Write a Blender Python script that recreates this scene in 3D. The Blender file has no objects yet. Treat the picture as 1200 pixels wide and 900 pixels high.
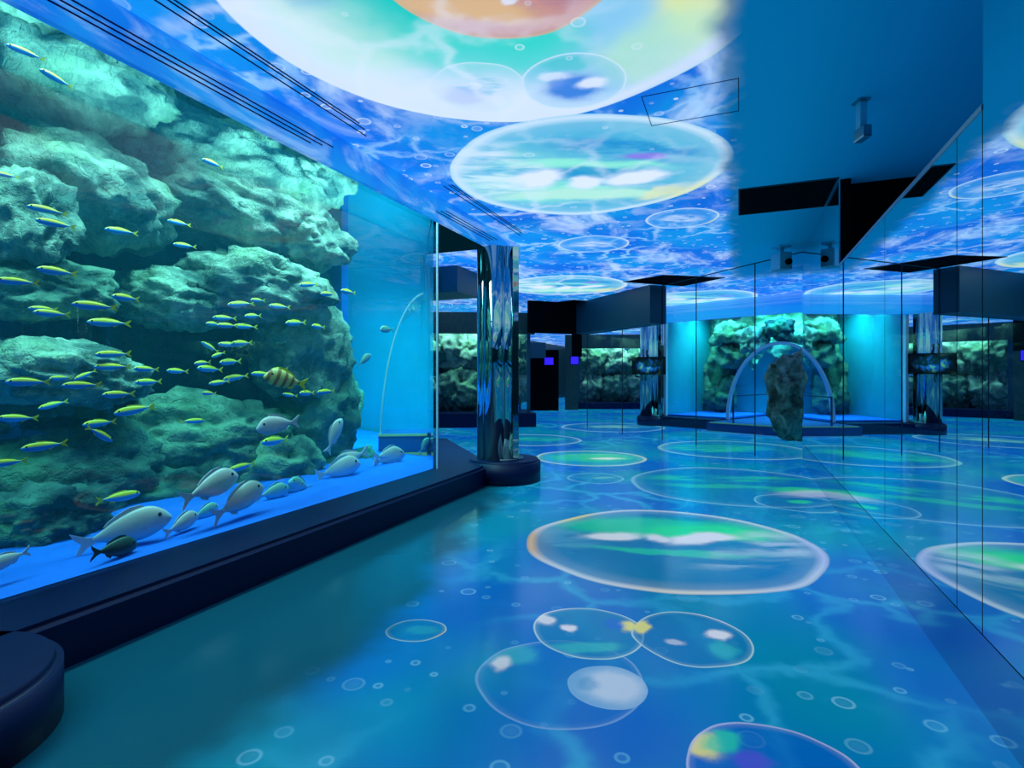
import bpy, bmesh, math, random
from mathutils import Vector, Matrix, noise, Euler

random.seed(7)
sc = bpy.context.scene
COL = sc.collection
R = math.radians


def lin(r, g, b):
    def f(c):
        c /= 255.0
        return c / 12.92 if c <= 0.04045 else ((c + 0.055) / 1.055) ** 2.4
    return (f(r), f(g), f(b), 1.0)


# ------------------------------------------------------------------ camera
EYE = 1.3
cam_d = bpy.data.cameras.new('camera')
cam_d.sensor_width = 36.0
cam_d.lens = 19.35
cam_d.shift_y = -0.0075
cam_d.clip_start = 0.02
cam_d.clip_end = 200
cam = bpy.data.objects.new('camera', cam_d)
COL.objects.link(cam)
cam.location = (0, 0, EYE)
cam.rotation_euler = (R(90), 0, R(22.41))
sc.camera = cam

# ------------------------------------------------------------------ world, exposure
world = bpy.data.worlds.new('world')
world.use_nodes = True
world.node_tree.nodes['Background'].inputs['Color'].default_value = (0.0, 0.012, 0.02, 1)
world.node_tree.nodes['Background'].inputs['Strength'].default_value = 1.0
sc.world = world
vs = sc.view_settings
vs.view_transform = 'Standard'
vs.look = 'None'
vs.exposure = 0.0
vs.gamma = 1.0
vs.use_curve_mapping = False
sc.cycles.use_denoising = True
sc.cycles.max_bounces = 10
sc.cycles.diffuse_bounces = 3
sc.cycles.glossy_bounces = 5
sc.cycles.transparent_max_bounces = 24
sc.cycles.caustics_reflective = False
sc.cycles.caustics_refractive = False
sc.cycles.sample_clamp_indirect = 4.0


def area_lamp(name, loc, size, size_y, power, color, rot=(0, 0, 0), spread=180):
    l = bpy.data.lights.new(name, 'AREA')
    l.shape = 'RECTANGLE'
    l.size = size
    l.size_y = size_y
    l.energy = power
    l.color = color[:3]
    l.spread = R(spread)
    o = bpy.data.objects.new(name, l)
    COL.objects.link(o)
    o.location = loc
    o.rotation_euler = rot
    return o


# unseen lamps above the long tank's water
TL = (0.52, 0.86, 0.88)
area_lamp('tank_lamp', (-3.5, 2.0, 4.0), 0.5, 2.6, 108, TL, (0, R(16), 0), 130)
area_lamp('tank_lamp', (-3.5, 4.6, 4.0), 0.5, 2.2, 105, TL, (0, R(16), 0), 130)
area_lamp('tank_lamp', (-3.5, -0.6, 4.0), 0.5, 2.0, 70, TL, (0, R(16), 0), 130)
area_lamp('tank_lamp', (-5.0, 6.75, 4.0), 2.2, 0.8, 130, (0.10, 0.85, 1.0), (0, 0, 0), 80)  # unseen lamp added to brighten the far panel
TL2 = (0.12, 0.95, 0.95)  # unseen fill lamps added to brighten the tunnel tank
area_lamp('tunnel_tank_fill', (-0.55, 16.1, 3.08), 1.2, 0.4, 42, TL2, (R(14), 0, R(-25)), 140)
area_lamp('tunnel_tank_fill', (-1.0, 15.6, 3.08), 2.2, 0.5, 30, TL2, (R(8), 0, R(-25)), 110)
area_lamp('tunnel_tank_fill', (1.3, 14.9, 3.08), 2.2, 0.5, 60, (0.05, 0.7, 1.0), (R(8), 0, R(-25)), 110)
area_lamp('tunnel_tank_fill', (1.45, 15.75, 3.08), 2.2, 0.3, 170, (0.08, 0.85, 1.0), (R(12), 0, R(-25)), 120)

# ------------------------------------------------------------------ node helper


class S:
    """a socket with arithmetic"""

    def __init__(self, t, s):
        self.t, self.s = t, s

    def m(self, op, *a, clamp=False):
        n = self.t.nodes.new('ShaderNodeMath')
        n.operation = op
        n.use_clamp = clamp
        put(self.t, n.inputs[0], self)
        for i, v in enumerate(a):
            put(self.t, n.inputs[i + 1], v)
        return S(self.t, n.outputs[0])

    def __add__(self, o): return self.m('ADD', o)
    def __sub__(self, o): return self.m('SUBTRACT', o)
    def __mul__(self, o): return self.m('MULTIPLY', o)
    def __truediv__(self, o): return self.m('DIVIDE', o)
    __radd__ = __add__
    __rmul__ = __mul__

    def rsub(self, v):
        n = self.t.nodes.new('ShaderNodeMath')
        n.operation = 'SUBTRACT'
        n.inputs[0].default_value = v
        put(self.t, n.inputs[1], self)
        return S(self.t, n.outputs[0])

    def step(self, a, b, lo=0.0, hi=1.0):
        n = self.t.nodes.new('ShaderNodeMapRange')
        n.interpolation_type = 'SMOOTHSTEP'
        put(self.t, n.inputs[0], self)
        if a < b:
            n.inputs[1].default_value, n.inputs[2].default_value = a, b
            n.inputs[3].default_value, n.inputs[4].default_value = lo, hi
        else:
            n.inputs[1].default_value, n.inputs[2].default_value = b, a
            n.inputs[3].default_value, n.inputs[4].default_value = hi, lo
        return S(self.t, n.outputs[0])


def put(t, inp, v):
    if isinstance(v, S):
        t.links.new(v.s, inp)
    elif v is not None:
        try:
            inp.default_value = v
        except Exception:
            inp.default_value = v[:3]


def mapping(P, loc=(0, 0, 0), rot=0.0, scale=(1, 1, 1), kind='TEXTURE'):
    n = P.t.nodes.new('ShaderNodeMapping')
    n.vector_type = kind
    put(P.t, n.inputs['Vector'], P)
    n.inputs['Location'].default_value = loc if len(loc) == 3 else (*loc, 0)
    n.inputs['Rotation'].default_value = (0, 0, rot)
    n.inputs['Scale'].default_value = scale
    return S(P.t, n.outputs[0])


def ntex(P, scale, detail=2.0, rough=0.5, dist=0.0, out='Fac'):
    n = P.t.nodes.new('ShaderNodeTexNoise')
    put(P.t, n.inputs['Vector'], P)
    n.inputs['Scale'].default_value = scale
    n.inputs['Detail'].default_value = detail
    n.inputs['Roughness'].default_value = rough
    n.inputs['Distortion'].default_value = dist
    return S(P.t, n.outputs[out])


def vor(P, scale, feature='F1', rand=1.0):
    n = P.t.nodes.new('ShaderNodeTexVoronoi')
    n.voronoi_dimensions = '2D'
    n.feature = feature
    put(P.t, n.inputs['Vector'], P)
    n.inputs['Scale'].default_value = scale
    n.inputs['Randomness'].default_value = rand
    return n


def mixc(fac, a, b, t=None):
    t = t or (fac.t if isinstance(fac, S) else a.t if isinstance(a, S) else b.t)
    n = t.nodes.new('ShaderNodeMix')
    n.data_type = 'RGBA'
    put(t, n.inputs[0], fac)
    put(t, n.inputs[6], a)
    put(t, n.inputs[7], b)
    return S(t, n.outputs[2])


def ramp(F, stops, mode='LINEAR'):
    n = F.t.nodes.new('ShaderNodeValToRGB')
    put(F.t, n.inputs[0], F)
    cr = n.color_ramp
    cr.interpolation = mode
    while len(cr.elements) < len(stops):
        cr.elements.new(0.5)
    for e, (p, c) in zip(cr.elements, stops):
        e.position = p
        e.color = c
    return S(F.t, n.outputs[0]), S(F.t, n.outputs[1])


def vlen(P):
    n = P.t.nodes.new('ShaderNodeVectorMath')
    n.operation = 'LENGTH'
    put(P.t, n.inputs[0], P)
    return S(P.t, n.outputs['Value'])


def vadd(P, v):
    n = P.t.nodes.new('ShaderNodeVectorMath')
    n.operation = 'ADD'
    put(P.t, n.inputs[0], P)
    put(P.t, n.inputs[1], v)
    return S(P.t, n.outputs[0])


def blob(q, cu, cv, su, sv, ang=0.0):
    g = q.t.nodes.new('ShaderNodeTexGradient')
    g.gradient_type = 'QUADRATIC_SPHERE'
    put(q.t, g.inputs[0], mapping(q, (cu, cv, 0), R(ang), (su, sv, 1)))
    return S(q.t, g.outputs[1])


def sep(P):
    n = P.t.nodes.new('ShaderNodeSeparateXYZ')
    put(P.t, n.inputs[0], P)
    return [S(P.t, o) for o in n.outputs]


def new_mat(name):
    m = bpy.data.materials.new(name)
    m.use_nodes = True
    t = m.node_tree
    b = t.nodes['Principled BSDF']
    return m, t, b


def objco(t, out='Object'):
    n = t.nodes.new('ShaderNodeTexCoord')
    return S(t, n.outputs[out])


def simple(name, col, rough=0.5, metal=0.0, spec=0.5, emit=None, strength=0.0, grain=0.0, gscale=20.0, bump=0.0, coat=0.0):
    m, t, b = new_mat(name)
    b.inputs['Base Color'].default_value = col
    b.inputs['Roughness'].default_value = rough
    b.inputs['Metallic'].default_value = metal
    b.inputs['Specular IOR Level'].default_value = spec
    b.inputs['Coat Weight'].default_value = coat
    if emit:
        b.inputs['Emission Color'].default_value = emit
        b.inputs['Emission Strength'].default_value = strength
    n = ntex(objco(t), gscale, 4, 0.6)
    if grain:
        lo = tuple(c * (1 - grain) for c in col[:3]) + (1,)
        hi = tuple(min(1, c * (1 + grain)) for c in col[:3]) + (1,)
        put(t, b.inputs['Base Color'], mixc(n, lo, hi))
    if bump:
        bp = t.nodes.new('ShaderNodeBump')
        bp.inputs['Strength'].default_value = bump
        bp.inputs['Distance'].default_value = 0.02
        put(t, bp.inputs['Height'], n)
        t.links.new(bp.outputs[0], b.inputs['Normal'])
    return m
# ------------------------------------------------------------------ projected picture (floor and ceiling are the screens)
TH = 22.4
W_ = (0.86, 0.93, 1.0, 1)


def rings(P, col, scale, amount, tint, seed, w=0.018):
    """small round bubbles scattered over the water picture"""
    v = vor(mapping(P, (seed, seed * 0.7, 0)), scale, 'F1', 0.9)
    d = S(P.t, v.outputs['Distance'])
    sx = sep(S(P.t, v.outputs['Color']))
    rad = sx[0] * sx[0] * 0.12 + 0.045
    t = (d - rad).m('ABSOLUTE')
    line = t.step(w * 2.2, w * 0.3)
    fill = (d - rad).step(0.0, -0.05) * 0.12
    keep = sx[1].step(1 - amount, 1 - amount + 0.02)
    f = (line * (sx[2] * 0.65 + 0.15) + fill) * keep
    return mixc(f.m('MINIMUM', 1.0), col, tint)


def caustic(P, scale, seed, warp=0.35):
    q = vadd(P, (seed, seed * 1.7, 0))
    nz = ntex(q, 1.1 * scale, 4, 0.55, 0, 'Color')
    n = P.t.nodes.new('ShaderNodeVectorMath')
    n.operation = 'MULTIPLY_ADD'
    put(P.t, n.inputs[0], nz)
    n.inputs[1].default_value = (warp * 2, warp * 2, 0)
    put(P.t, n.inputs[2], q)
    d = S(P.t, vor(S(P.t, n.outputs[0]), scale, 'DISTANCE_TO_EDGE').outputs['Distance'])
    keep = ntex(q, 0.8 * scale * 0.4, 1).step(0.42, 0.66)
    return d.step(0.16, 0.0).m('POWER', 1.8) * keep


def bubble(P, col, c, r, rim, marks, flip=False, squash=1.0, rot=TH, fill=((0, 0, 0, 1), 0.0), wob=0.10, seed=0.0, rim_w=0.10, rim_a=0.9, streak=0.5):
    """one big soap bubble of the projected film: soft rim, coloured sheens inside"""
    q = mapping(P, (c[0], c[1], 0), R(rot), (r, -r * squash if flip else r * squash, 1))
    n = ntex(vadd(q, (seed * 3.1, seed, 0)), 0.9, 1)
    d = vlen(q) * ((n - 0.5) * wob * 2 + 1.0)
    inside = d.step(1.0, 0.985)
    st = ntex(mapping(vadd(q, (seed, seed, 0)), (0, 0, 0), 0, (0.55, 0.16, 1)), 1.0, 3, 0.6, 0.6)
    if fill[1] > 0:
        col = mixc(inside * fill[1], col, fill[0])
    wn = P.t.nodes.new('ShaderNodeVectorMath')
    wn.operation = 'MULTIPLY_ADD'
    put(P.t, wn.inputs[0], ntex(vadd(q, (seed * 1.3, 0, 0)), 2.6, 3, 0.55, 0, 'Color'))
    wn.inputs[1].default_value = (0.34, 0.26, 0)
    wn.inputs[2].default_value = (0, 0, 0)
    put(P.t, wn.inputs[2], vadd(q, (-0.17, -0.13, 0)))
    q2 = S(P.t, wn.outputs[0])
    sm = st.step(0.5 - streak * 0.34, 0.5 + streak * 0.22) if streak > 0 else None
    for (mc, cu, cv, su, sv, ang, amp, useS) in marks:
        b = blob(q2, cu, cv, su * 1.75, sv * 1.75, ang).step(0.03, 0.42) * amp
        f = b * inside
        if useS and sm is not None:
            f = f * sm
        col = mixc(f.m('MINIMUM', 1.0), col, mc)
    _, ra = ramp(d, [(0.0, (1, 1, 1, 0)), (1 - rim_w * 2.2, (1, 1, 1, 0.0)), (1 - rim_w * 0.9, (1, 1, 1, 0.16 * rim_a)), (1 - rim_w * 0.35, (1, 1, 1, rim_a)), (0.992, (1, 1, 1, 0.55 * rim_a)), (1.0, (1, 1, 1, 0))])
    rc = rim[0]
    for (mc, cu, cv, su) in rim[1]:
        rc = mixc((blob(q, cu, cv, su, su) * 2.0).m('MINIMUM', 1.0), rc, mc)
    return mixc(ra * inside, col, rc, P.t)


GREEN = lin(40, 215, 150)
MINT = lin(150, 240, 200)
WHITE = lin(235, 242, 250)
LILAC = lin(205, 215, 245)
YEL = lin(240, 235, 110)
AMBER = lin(230, 190, 110)
ORANGE = lin(228, 160, 120)
TEAL = lin(10, 150, 185)

WAVE_F = [  # floor wave bubble: green field above white crests
    (lin(20, 200, 145), 0.02, 0.42, 0.85, 0.30, -6, 0.95, False),
    (lin(30, 230, 125), 0.40, 0.25, 0.52, 0.22, -8, 0.95, False),
    (lin(30, 200, 160), -0.05, -0.22, 0.55, 0.07, -12, 0.85, False),
    (lin(10, 110, 165), -0.05, 0.02, 0.40, 0.10, -6, 0.8, False),
    (lin(225, 235, 245), -0.38, 0.18, 0.22, 0.11, 10, 0.95, False),
    (lin(225, 235, 245), -0.06, 0.13, 0.10, 0.10, 60, 0.9, False),
    (lin(230, 235, 248), 0.26, 0.10, 0.28, 0.13, 12, 1.0, False),
    (lin(200, 215, 240), 0.75, 0.0, 0.22, 0.30, 0, 0.6, True),
    (lin(180, 215, 230), 0.45, -0.35, 0.45, 0.2, 15, 0.55, True),
    (lin(110, 190, 220), -0.72, 0.1, 0.2, 0.3, 30, 0.35, True)]
WAVE_C = [
    (MINT, -0.3, -0.1, 0.75, 0.6, 10, 1.0, True),
    (lin(190, 245, 205), 0.05, -0.42, 0.75, 0.16, 0, 1.0, False),
    (lin(150, 245, 200), -0.02, 0.22, 0.62, 0.06, -3, 0.9, False),
    (lin(20, 130, 190), 0.2, 0.45, 0.6, 0.2, -6, 0.85, True),
    (lin(20, 140, 185), 0.08, 0.02, 0.50, 0.13, -3, 0.85, False),
    (WHITE, -0.35, -0.08, 0.22, 0.15, 40, 1.0, False),
    (WHITE, 0.02, -0.15, 0.12, 0.14, -40, 1.0, False),
    (WHITE, 0.40, -0.05, 0.26, 0.14, 25, 1.0, False),
    (lin(150, 90, 220), 0.36, 0.36, 0.16, 0.07, 0, 0.8, False),
    (WHITE, -0.7, 0.1, 0.35, 0.55, 20, 0.7, True),
    (lin(240, 240, 150), 0.68, -0.4, 0.12, 0.25, -35, 0.7, False)]
LENS = [
    (WHITE, 0.45, 0.22, 0.22, 0.2, 20, 0.9, False),
    (lin(60, 210, 200), 0.5, -0.3, 0.25, 0.3, 0, 0.5, False),
    (WHITE, -0.25, -0.3, 0.16, 0.1, 0, 0.5, False)]


def water_floor(P, bubbles):
    x, y, z = sep(P)
    big = ntex(P, 0.55, 2)
    col = mixc(big.step(0.40, 0.62), lin(0, 96, 200), lin(0, 138, 178))
    ca = caustic(P, 1.5, 3.3)
    col = mixc(ca * 0.75, col, lin(45, 175, 225))
    cl = ntex(P, 2.2, 4, 0.6).step(0.56, 0.80)
    col = mixc(cl * 0.35, col, lin(30, 160, 215))
    col = rings(P, col, 2.6, 0.5, lin(110, 195, 235), 1.7, 0.012)
    col = rings(P, col, 5.0, 0.42, lin(100, 190, 235), 5.1, 0.022)
    for b in bubbles:
        col = bubble(P, col, **b)
    edge = x + y.m('MAXIMUM', 2.5) * 0.25
    nn = ntex(P, 2.0, 3)
    m = (edge + (nn - 0.5) * 0.5).step(-1.22, -0.86)
    far = y.step(6.5, 8.0)
    return col, m.m('MAXIMUM', far)


def water_ceiling(P, bubbles, lo=0.0):
    x, y, z = sep(P)
    col = mixc(ntex(P, 0.9, 3).step(0.35, 0.65), lin(20, 84, 205), lin(20, 135, 215))
    cl = ntex(mapping(P, (3, 1, 0), 0, (1.0, 1.6, 1)), 1.3, 5, 0.62, 0.6).step(0.50, 0.70)
    col = mixc(cl * 0.85, col, lin(205, 228, 250))
    ca = caustic(P, 2.0, 7.1)
    col = mixc(ca * 0.8, col, lin(170, 215, 250))
    col = rings(P, col, 2.6, 0.45, lin(225, 240, 252), 2.2, 0.014)
    col = rings(P, col, 5.0, 0.42, lin(225, 240, 252), 8.4, 0.024)
    for b in bubbles:
        col = bubble(P, col, **b)
    if bubbles:
        col = mixc(0.6, col, rings(P, col, 3.4, 0.4, lin(235, 245, 255), 4.6, 0.016))
        veil = caustic(P, 1.3, 11.7, 0.5)
        col = mixc(veil * 0.45, col, lin(240, 248, 255))
    nn = ntex(P, 3.0, 3)
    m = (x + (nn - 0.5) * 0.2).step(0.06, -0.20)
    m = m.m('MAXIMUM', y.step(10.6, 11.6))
    added_glow = x.step(1.1, 0.1) * 0.42  # blue glow added to lift the plain ceiling beside the picture
    return mixc(m, lin(0, 118, 172), col), m.m('MAXIMUM', added_glow)


def screen_mat(name, fn, bubbles, base, rough, gain, spec=0.5, bump=0.0):
    m, t, b = new_mat(name)
    P = mapping(objco(t), (0, 0, 0), 0, (1, 1, 0), 'POINT')
    col, mask = fn(P, bubbles)
    b.inputs['Base Color'].default_value = base
    b.inputs['Roughness'].default_value = rough
    b.inputs['Specular IOR Level'].default_value = spec
    put(t, b.inputs['Emission Color'], col)
    put(t, b.inputs['Emission Strength'], mask * gain)
    m.cycles.emission_sampling = 'NONE'
    return m


# bubbles of the film, in metres on the floor
RIM_F = (lin(205, 225, 240), [(AMBER, -0.95, 0.0, 0.6), (lin(190, 200, 245), 0.9, -0.2, 0.8), (lin(235, 235, 215), -0.1, -1.0, 0.7), (YEL, -0.6, 0.75, 0.35)])
RIM_L = (lin(190, 235, 235), [(YEL, -0.9, 0.1, 0.35), (lin(240, 250, 250), 0.3, 0.9, 0.8)])
RIM_L2 = (lin(190, 235, 235), [(YEL, 0.9, 0.1, 0.35), (lin(240, 250, 250), -0.5, 0.7, 0.8)])
F_BIG = dict(c=(-0.50, 4.45), r=1.12, rim=RIM_F, marks=WAVE_F, fill=(lin(5, 118, 170), 0.85), seed=1.0, squash=0.93)
F_B2 = dict(c=(-0.05, 7.15), r=1.22, rim=(lin(130, 200, 235), []), marks=[(GREEN, 0, 0.3, 0.8, 0.2, -5, 0.7, True), (GREEN, 0.5, -0.3, 0.3, 0.15, 0, 0.8, False), (LILAC, 0.5, -0.45, 0.35, 0.15, 10, 0.6, False), (lin(40, 200, 160), -0.2, -0.1, 0.6, 0.1, -10, 0.6, False)], fill=(lin(8, 115, 180), 0.6), seed=2.0, rim_w=0.07, rim_a=0.8)
F_B3 = dict(c=(-2.2, 8.6), r=0.86, rim=(lin(200, 235, 225), []), marks=[(MINT, 0.1, 0.2, 0.6, 0.3, 0, 0.9, True), (GREEN, 0, 0, 0.8, 0.5, 0, 0.9, False), (WHITE, 0.3, -0.1, 0.3, 0.15, 0, 0.8, False)], fill=(lin(20, 170, 190), 0.8), seed=3.0)
F_L1 = dict(c=(-0.71, 2.75), r=0.285, rim=RIM_L2, marks=[(WHITE, -0.75, 0.45, 0.2, 0.25, 20, 0.8, False), (WHITE, -0.35, 0.1, 0.13, 0.12, -20, 0.9, False), (lin(60, 200, 190), -0.1, -0.6, 0.6, 0.18, 0, 0.6, False), (lin(240, 240, 90), 0.75, 0.15, 0.16, 0.22, 0, 0.9, False), (lin(20, 90, 220), 0.5, 0.25, 0.2, 0.2, 0, 0.6, False)], fill=(lin(5, 125, 175), 0.7), seed=4.0, rim_w=0.06, streak=0)
F_L2 = dict(c=(-0.22, 2.88), r=0.29, rim=RIM_L, marks=LENS + [(lin(235, 235, 90), -0.85, 0.1, 0.14, 0.25, 0, 0.9, False)], fill=(lin(5, 115, 175), 0.7), seed=5.0, rim_w=0.06, streak=0, rot=TH - 20)
F_FA = dict(c=(-0.71, 2.27), r=0.36, rim=(lin(150, 195, 240), []), marks=[(lin(60, 190, 200), -0.55, 0.55, 0.35, 0.25, 30, 0.6, False), (WHITE, -0.72, 0.32, 0.14, 0.18, 0, 0.7, False)], fill=(lin(5, 105, 195), 0.4), seed=6.0, rim_w=0.06, rim_a=0.55, streak=0)
F_BL = dict(c=(-0.51, 2.29), r=0.165, rim=(lin(150, 190, 235), []), marks=[(lin(205, 225, 245), 0.15, 0.0, 0.8, 0.8, 0, 0.75, False), (lin(60, 150, 200), -0.5, 0.1, 0.3, 0.35, 0, 0.6, False)], fill=(lin(120, 180, 225), 0.85), seed=7.0, rim_w=0.05, rim_a=0.4, streak=0)
F_SM = dict(c=(-1.53, 2.42), r=0.155, rim=(lin(190, 235, 220), [(YEL, 0.8, -0.3, 0.6)]), marks=[(lin(40, 170, 180), 0.2, 0.0, 0.6, 0.4, 0, 0.5, False)], fill=(lin(0, 120, 165), 0.5), seed=8.0, rim_w=0.08, rim_a=0.8, streak=0, squash=0.8)
F_BO = dict(c=(0.12, 1.98), r=0.29, rim=(lin(185, 200, 240), []), marks=[(YEL, -0.65, 0.55, 0.22, 0.25, 0, 0.9, False), (lin(40, 210, 170), -0.4, 0.6, 0.3, 0.2, 30, 0.8, False), (lin(90, 60, 230), -0.2, 0.25, 0.25, 0.2, 0, 0.6, False)], fill=(lin(0, 90, 200), 0.7), seed=9.0, rim_w=0.06, streak=0)
F_FAR = [dict(c=(-0.1, 10.6), r=1.3, rim=(lin(130, 205, 220), []), marks=[(GREEN, -0.2, 0.1, 0.7, 0.4, 0, 0.8, True)], fill=(lin(8, 125, 175), 0.6), seed=11.0),
         dict(c=(-3.9, 10.6), r=1.0, rim=(lin(160, 215, 235), []), marks=[(GREEN, 0.1, 0.1, 0.6, 0.4, 0, 0.6, True)], fill=(lin(8, 125, 185), 0.6), seed=12.0),
         dict(c=(-3.0, 14.0), r=1.3, rim=(lin(130, 205, 235), []), marks=[(MINT, 0.1, 0.1, 0.6, 0.3, 0, 0.7, True)], fill=(lin(8, 100, 185), 0.6), seed=13.0),
         dict(c=(0.55, 6.35), r=0.42, rim=(lin(120, 190, 230), []), marks=[(GREEN, 0.1, 0.1, 0.3, 0.2, 0, 0.8, False)], fill=(lin(8, 110, 175), 0.5), seed=14.0),
         dict(c=(-1.7, 6.9), r=0.36, rim=(lin(120, 200, 230), []), marks=[(MINT, 0.3, 0.1, 0.4, 0.2, 0, 0.5, True)], fill=(lin(8, 120, 175), 0.4), seed=15.0)]

# bubbles on the ceiling
C_HUGE = dict(c=(-1.10, 2.42), r=1.36, flip=True, wob=0.06, rim=(lin(225, 235, 250), [(lin(215, 225, 250), 0.8, -0.2, 0.8)]), rim_w=0.14, rim_a=1.0, seed=21.0, streak=0.4,
              fill=(lin(160, 205, 235), 0.95), marks=[
    (WHITE, -0.75, 0.0, 0.55, 0.9, 10, 0.9, False), (lin(205, 245, 210), -0.55, -0.15, 0.35, 0.4, 0, 0.7, False),
    (WHITE, -0.1, -0.85, 0.8, 0.35, 0, 0.85, False), (lin(60, 130, 215), -0.62, 0.15, 0.14, 0.3, 0, 0.4, True),
    (lin(35, 205, 170), 0.0, 0.1, 0.62, 0.62, 0, 1.0, False), (lin(70, 225, 190), -0.05, -0.35, 0.4, 0.25, 0, 0.6, False),
    (lin(150, 205, 235), 0.55, 0.0, 0.35, 0.45, 20, 0.9, False), (lin(235, 240, 130), 0.82, 0.05, 0.28, 0.5, 20, 0.95, False),
    (lin(190, 240, 180), 0.7, -0.35, 0.3, 0.25, 40, 0.7, False)])
C_CORE = dict(c=(-0.98, 2.22), r=0.60, flip=True, wob=0.08, rim=(lin(200, 190, 90), []), rim_w=0.05, rim_a=0.7, seed=22.0, streak=0.8, fill=(lin(212, 132, 78), 0.97),
              marks=[(lin(232, 150, 120), -0.3, 0.1, 0.5, 0.5, 0, 0.7, True), (lin(232, 185, 70), -0.3, -0.55, 0.7, 0.2, -10, 0.9, False), (lin(165, 105, 90), 0.45, -0.1, 0.4, 0.5, 0, 0.8, True), (WHITE, -0.35, -0.3, 0.12, 0.06, 0, 0.8, False), (WHITE, 0.1, -0.45, 0.08, 0.05, 30, 0.8, False)])
C_IN1 = dict(c=(-1.55, 3.20), r=0.31, flip=True, rim=(lin(220, 240, 245), []), rim_w=0.07, rim_a=0.7, seed=23.0, streak=0.3, fill=(lin(200, 225, 240), 0.3), marks=[(lin(90, 190, 205), 0.0, 0.1, 0.5, 0.4, 0, 0.6, True), (lin(190, 200, 245), -0.3, -0.3, 0.5, 0.4, 0, 0.6, False)])
C_IN2 = dict(c=(-0.97, 3.37), r=0.335, flip=True, rim=(lin(225, 242, 245), []), rim_w=0.07, rim_a=0.8, seed=24.0, streak=0.0, fill=(lin(120, 195, 225), 0.4), marks=[(lin(20, 100, 205), 0.0, -0.15, 0.55, 0.5, 0, 0.9, False), (WHITE, 0.35, 0.0, 0.3, 0.22, 20, 0.9, False), (WHITE, -0.4, 0.25, 0.3, 0.15, 10, 0.7, False), (lin(60, 200, 180), -0.2, 0.65, 0.5, 0.25, 0, 0.6, False)])
RIM_C = (lin(215, 235, 245), [(lin(240, 240, 160), 0.85, -0.3, 0.5)])
C_TWO = dict(c=(-1.32, 4.95), r=1.24, flip=True, wob=0.10, rim=RIM_C, rim_w=0.13, rim_a=0.95, marks=WAVE_C, fill=(lin(95, 190, 205), 0.85), seed=25.0)
C_FAR = [dict(C_TWO, c=(-3.3, 10.9), r=1.25, seed=26.0), dict(C_TWO, c=(-0.9, 13.9), r=1.35, seed=27.0), dict(C_TWO, c=(-3.2, 16.6), r=1.4, seed=28.0),
         dict(c=(-1.9, 7.6), r=0.5, flip=True, rim=RIM_C, rim_w=0.1, rim_a=0.9, marks=[(WHITE, 0, 0, 0.6, 0.4, 0, 0.6, True)], fill=(lin(60, 150, 220), 0.6), seed=29.0),
         dict(c=(-0.62, 6.75), r=0.42, flip=True, rim=RIM_C, rim_w=0.1, rim_a=0.9, marks=[(WHITE, 0, 0, 0.6, 0.4, 0, 0.6, True)], fill=(lin(60, 150, 220), 0.6), seed=30.0)]

FLOOR_BASE = (0.006, 0.10, 0.15, 1)
FG, CG = 0.65, 0.88
M = {}
M['floor_near'] = screen_mat('floor_near', water_floor, [F_FA, F_BL, F_L1, F_L2, F_SM, F_BO], FLOOR_BASE, 0.16, FG)
M['floor_mid'] = screen_mat('floor_mid', water_floor, [F_BIG], FLOOR_BASE, 0.16, FG)
M['floor_far'] = screen_mat('floor_far', water_floor, [F_B2, F_B3] + F_FAR, FLOOR_BASE, 0.16, FG)
CEIL_BASE = (0.02, 0.62, 0.86, 1)
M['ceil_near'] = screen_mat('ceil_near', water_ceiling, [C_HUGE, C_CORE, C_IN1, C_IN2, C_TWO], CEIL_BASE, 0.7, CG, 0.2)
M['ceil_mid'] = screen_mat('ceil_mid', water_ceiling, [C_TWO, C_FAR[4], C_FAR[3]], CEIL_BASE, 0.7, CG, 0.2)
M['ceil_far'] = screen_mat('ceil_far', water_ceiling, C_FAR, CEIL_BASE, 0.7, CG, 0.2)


def fascia_mat():  # projector spill on the fascia put into its emission
    m, t, b = new_mat('fascia')
    P0 = objco(t)
    P = mapping(P0, (0, 0, 0), 0, (1, 1, 0), 'POINT')
    x, y, z = sep(P0)
    cmb = t.nodes.new('ShaderNodeCombineXYZ')
    put(t, cmb.inputs[0], z)
    put(t, cmb.inputs[1], y)
    P = S(t, cmb.outputs[0])
    col = mixc(ntex(P, 2.0, 3).step(0.35, 0.65), lin(12, 80, 205), lin(20, 130, 220))
    cl = ntex(mapping(P, (3, 1, 0), 0, (0.35, 1.6, 1)), 1.6, 5, 0.62, 0.8).step(0.46, 0.70)
    col = mixc(cl * 0.8, col, lin(190, 225, 250))
    b.inputs['Base Color'].default_value = CEIL_BASE
    b.inputs['Roughness'].default_value = 0.6
    put(t, b.inputs['Emission Color'], col)
    b.inputs['Emission Strength'].default_value = CG * 0.7
    m.cycles.emission_sampling = 'NONE'
    return m


M['fascia'] = fascia_mat()


def pane_mat(name, tint, ior=1.45, gloss=1.0):
    m, t, b = new_mat(name)
    t.nodes.remove(b)
    tr = t.nodes.new('ShaderNodeBsdfTransparent')
    tr.inputs[0].default_value = tint
    gl = t.nodes.new('ShaderNodeBsdfGlossy')
    gl.inputs['Roughness'].default_value = 0.0
    gl.inputs['Color'].default_value = (gloss, gloss, gloss, 1)
    fr = t.nodes.new('ShaderNodeFresnel')
    fr.inputs[0].default_value = ior
    geo = t.nodes.new('ShaderNodeNewGeometry')
    f = S(t, fr.outputs[0]) * S(t, geo.outputs['Backfacing']).rsub(1.0)
    mx = t.nodes.new('ShaderNodeMixShader')
    put(t, mx.inputs[0], f)
    t.links.new(tr.outputs[0], mx.inputs[1])
    t.links.new(gl.outputs[0], mx.inputs[2])
    t.links.new(mx.outputs[0], t.nodes['Material Output'].inputs['Surface'])
    return m


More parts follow.
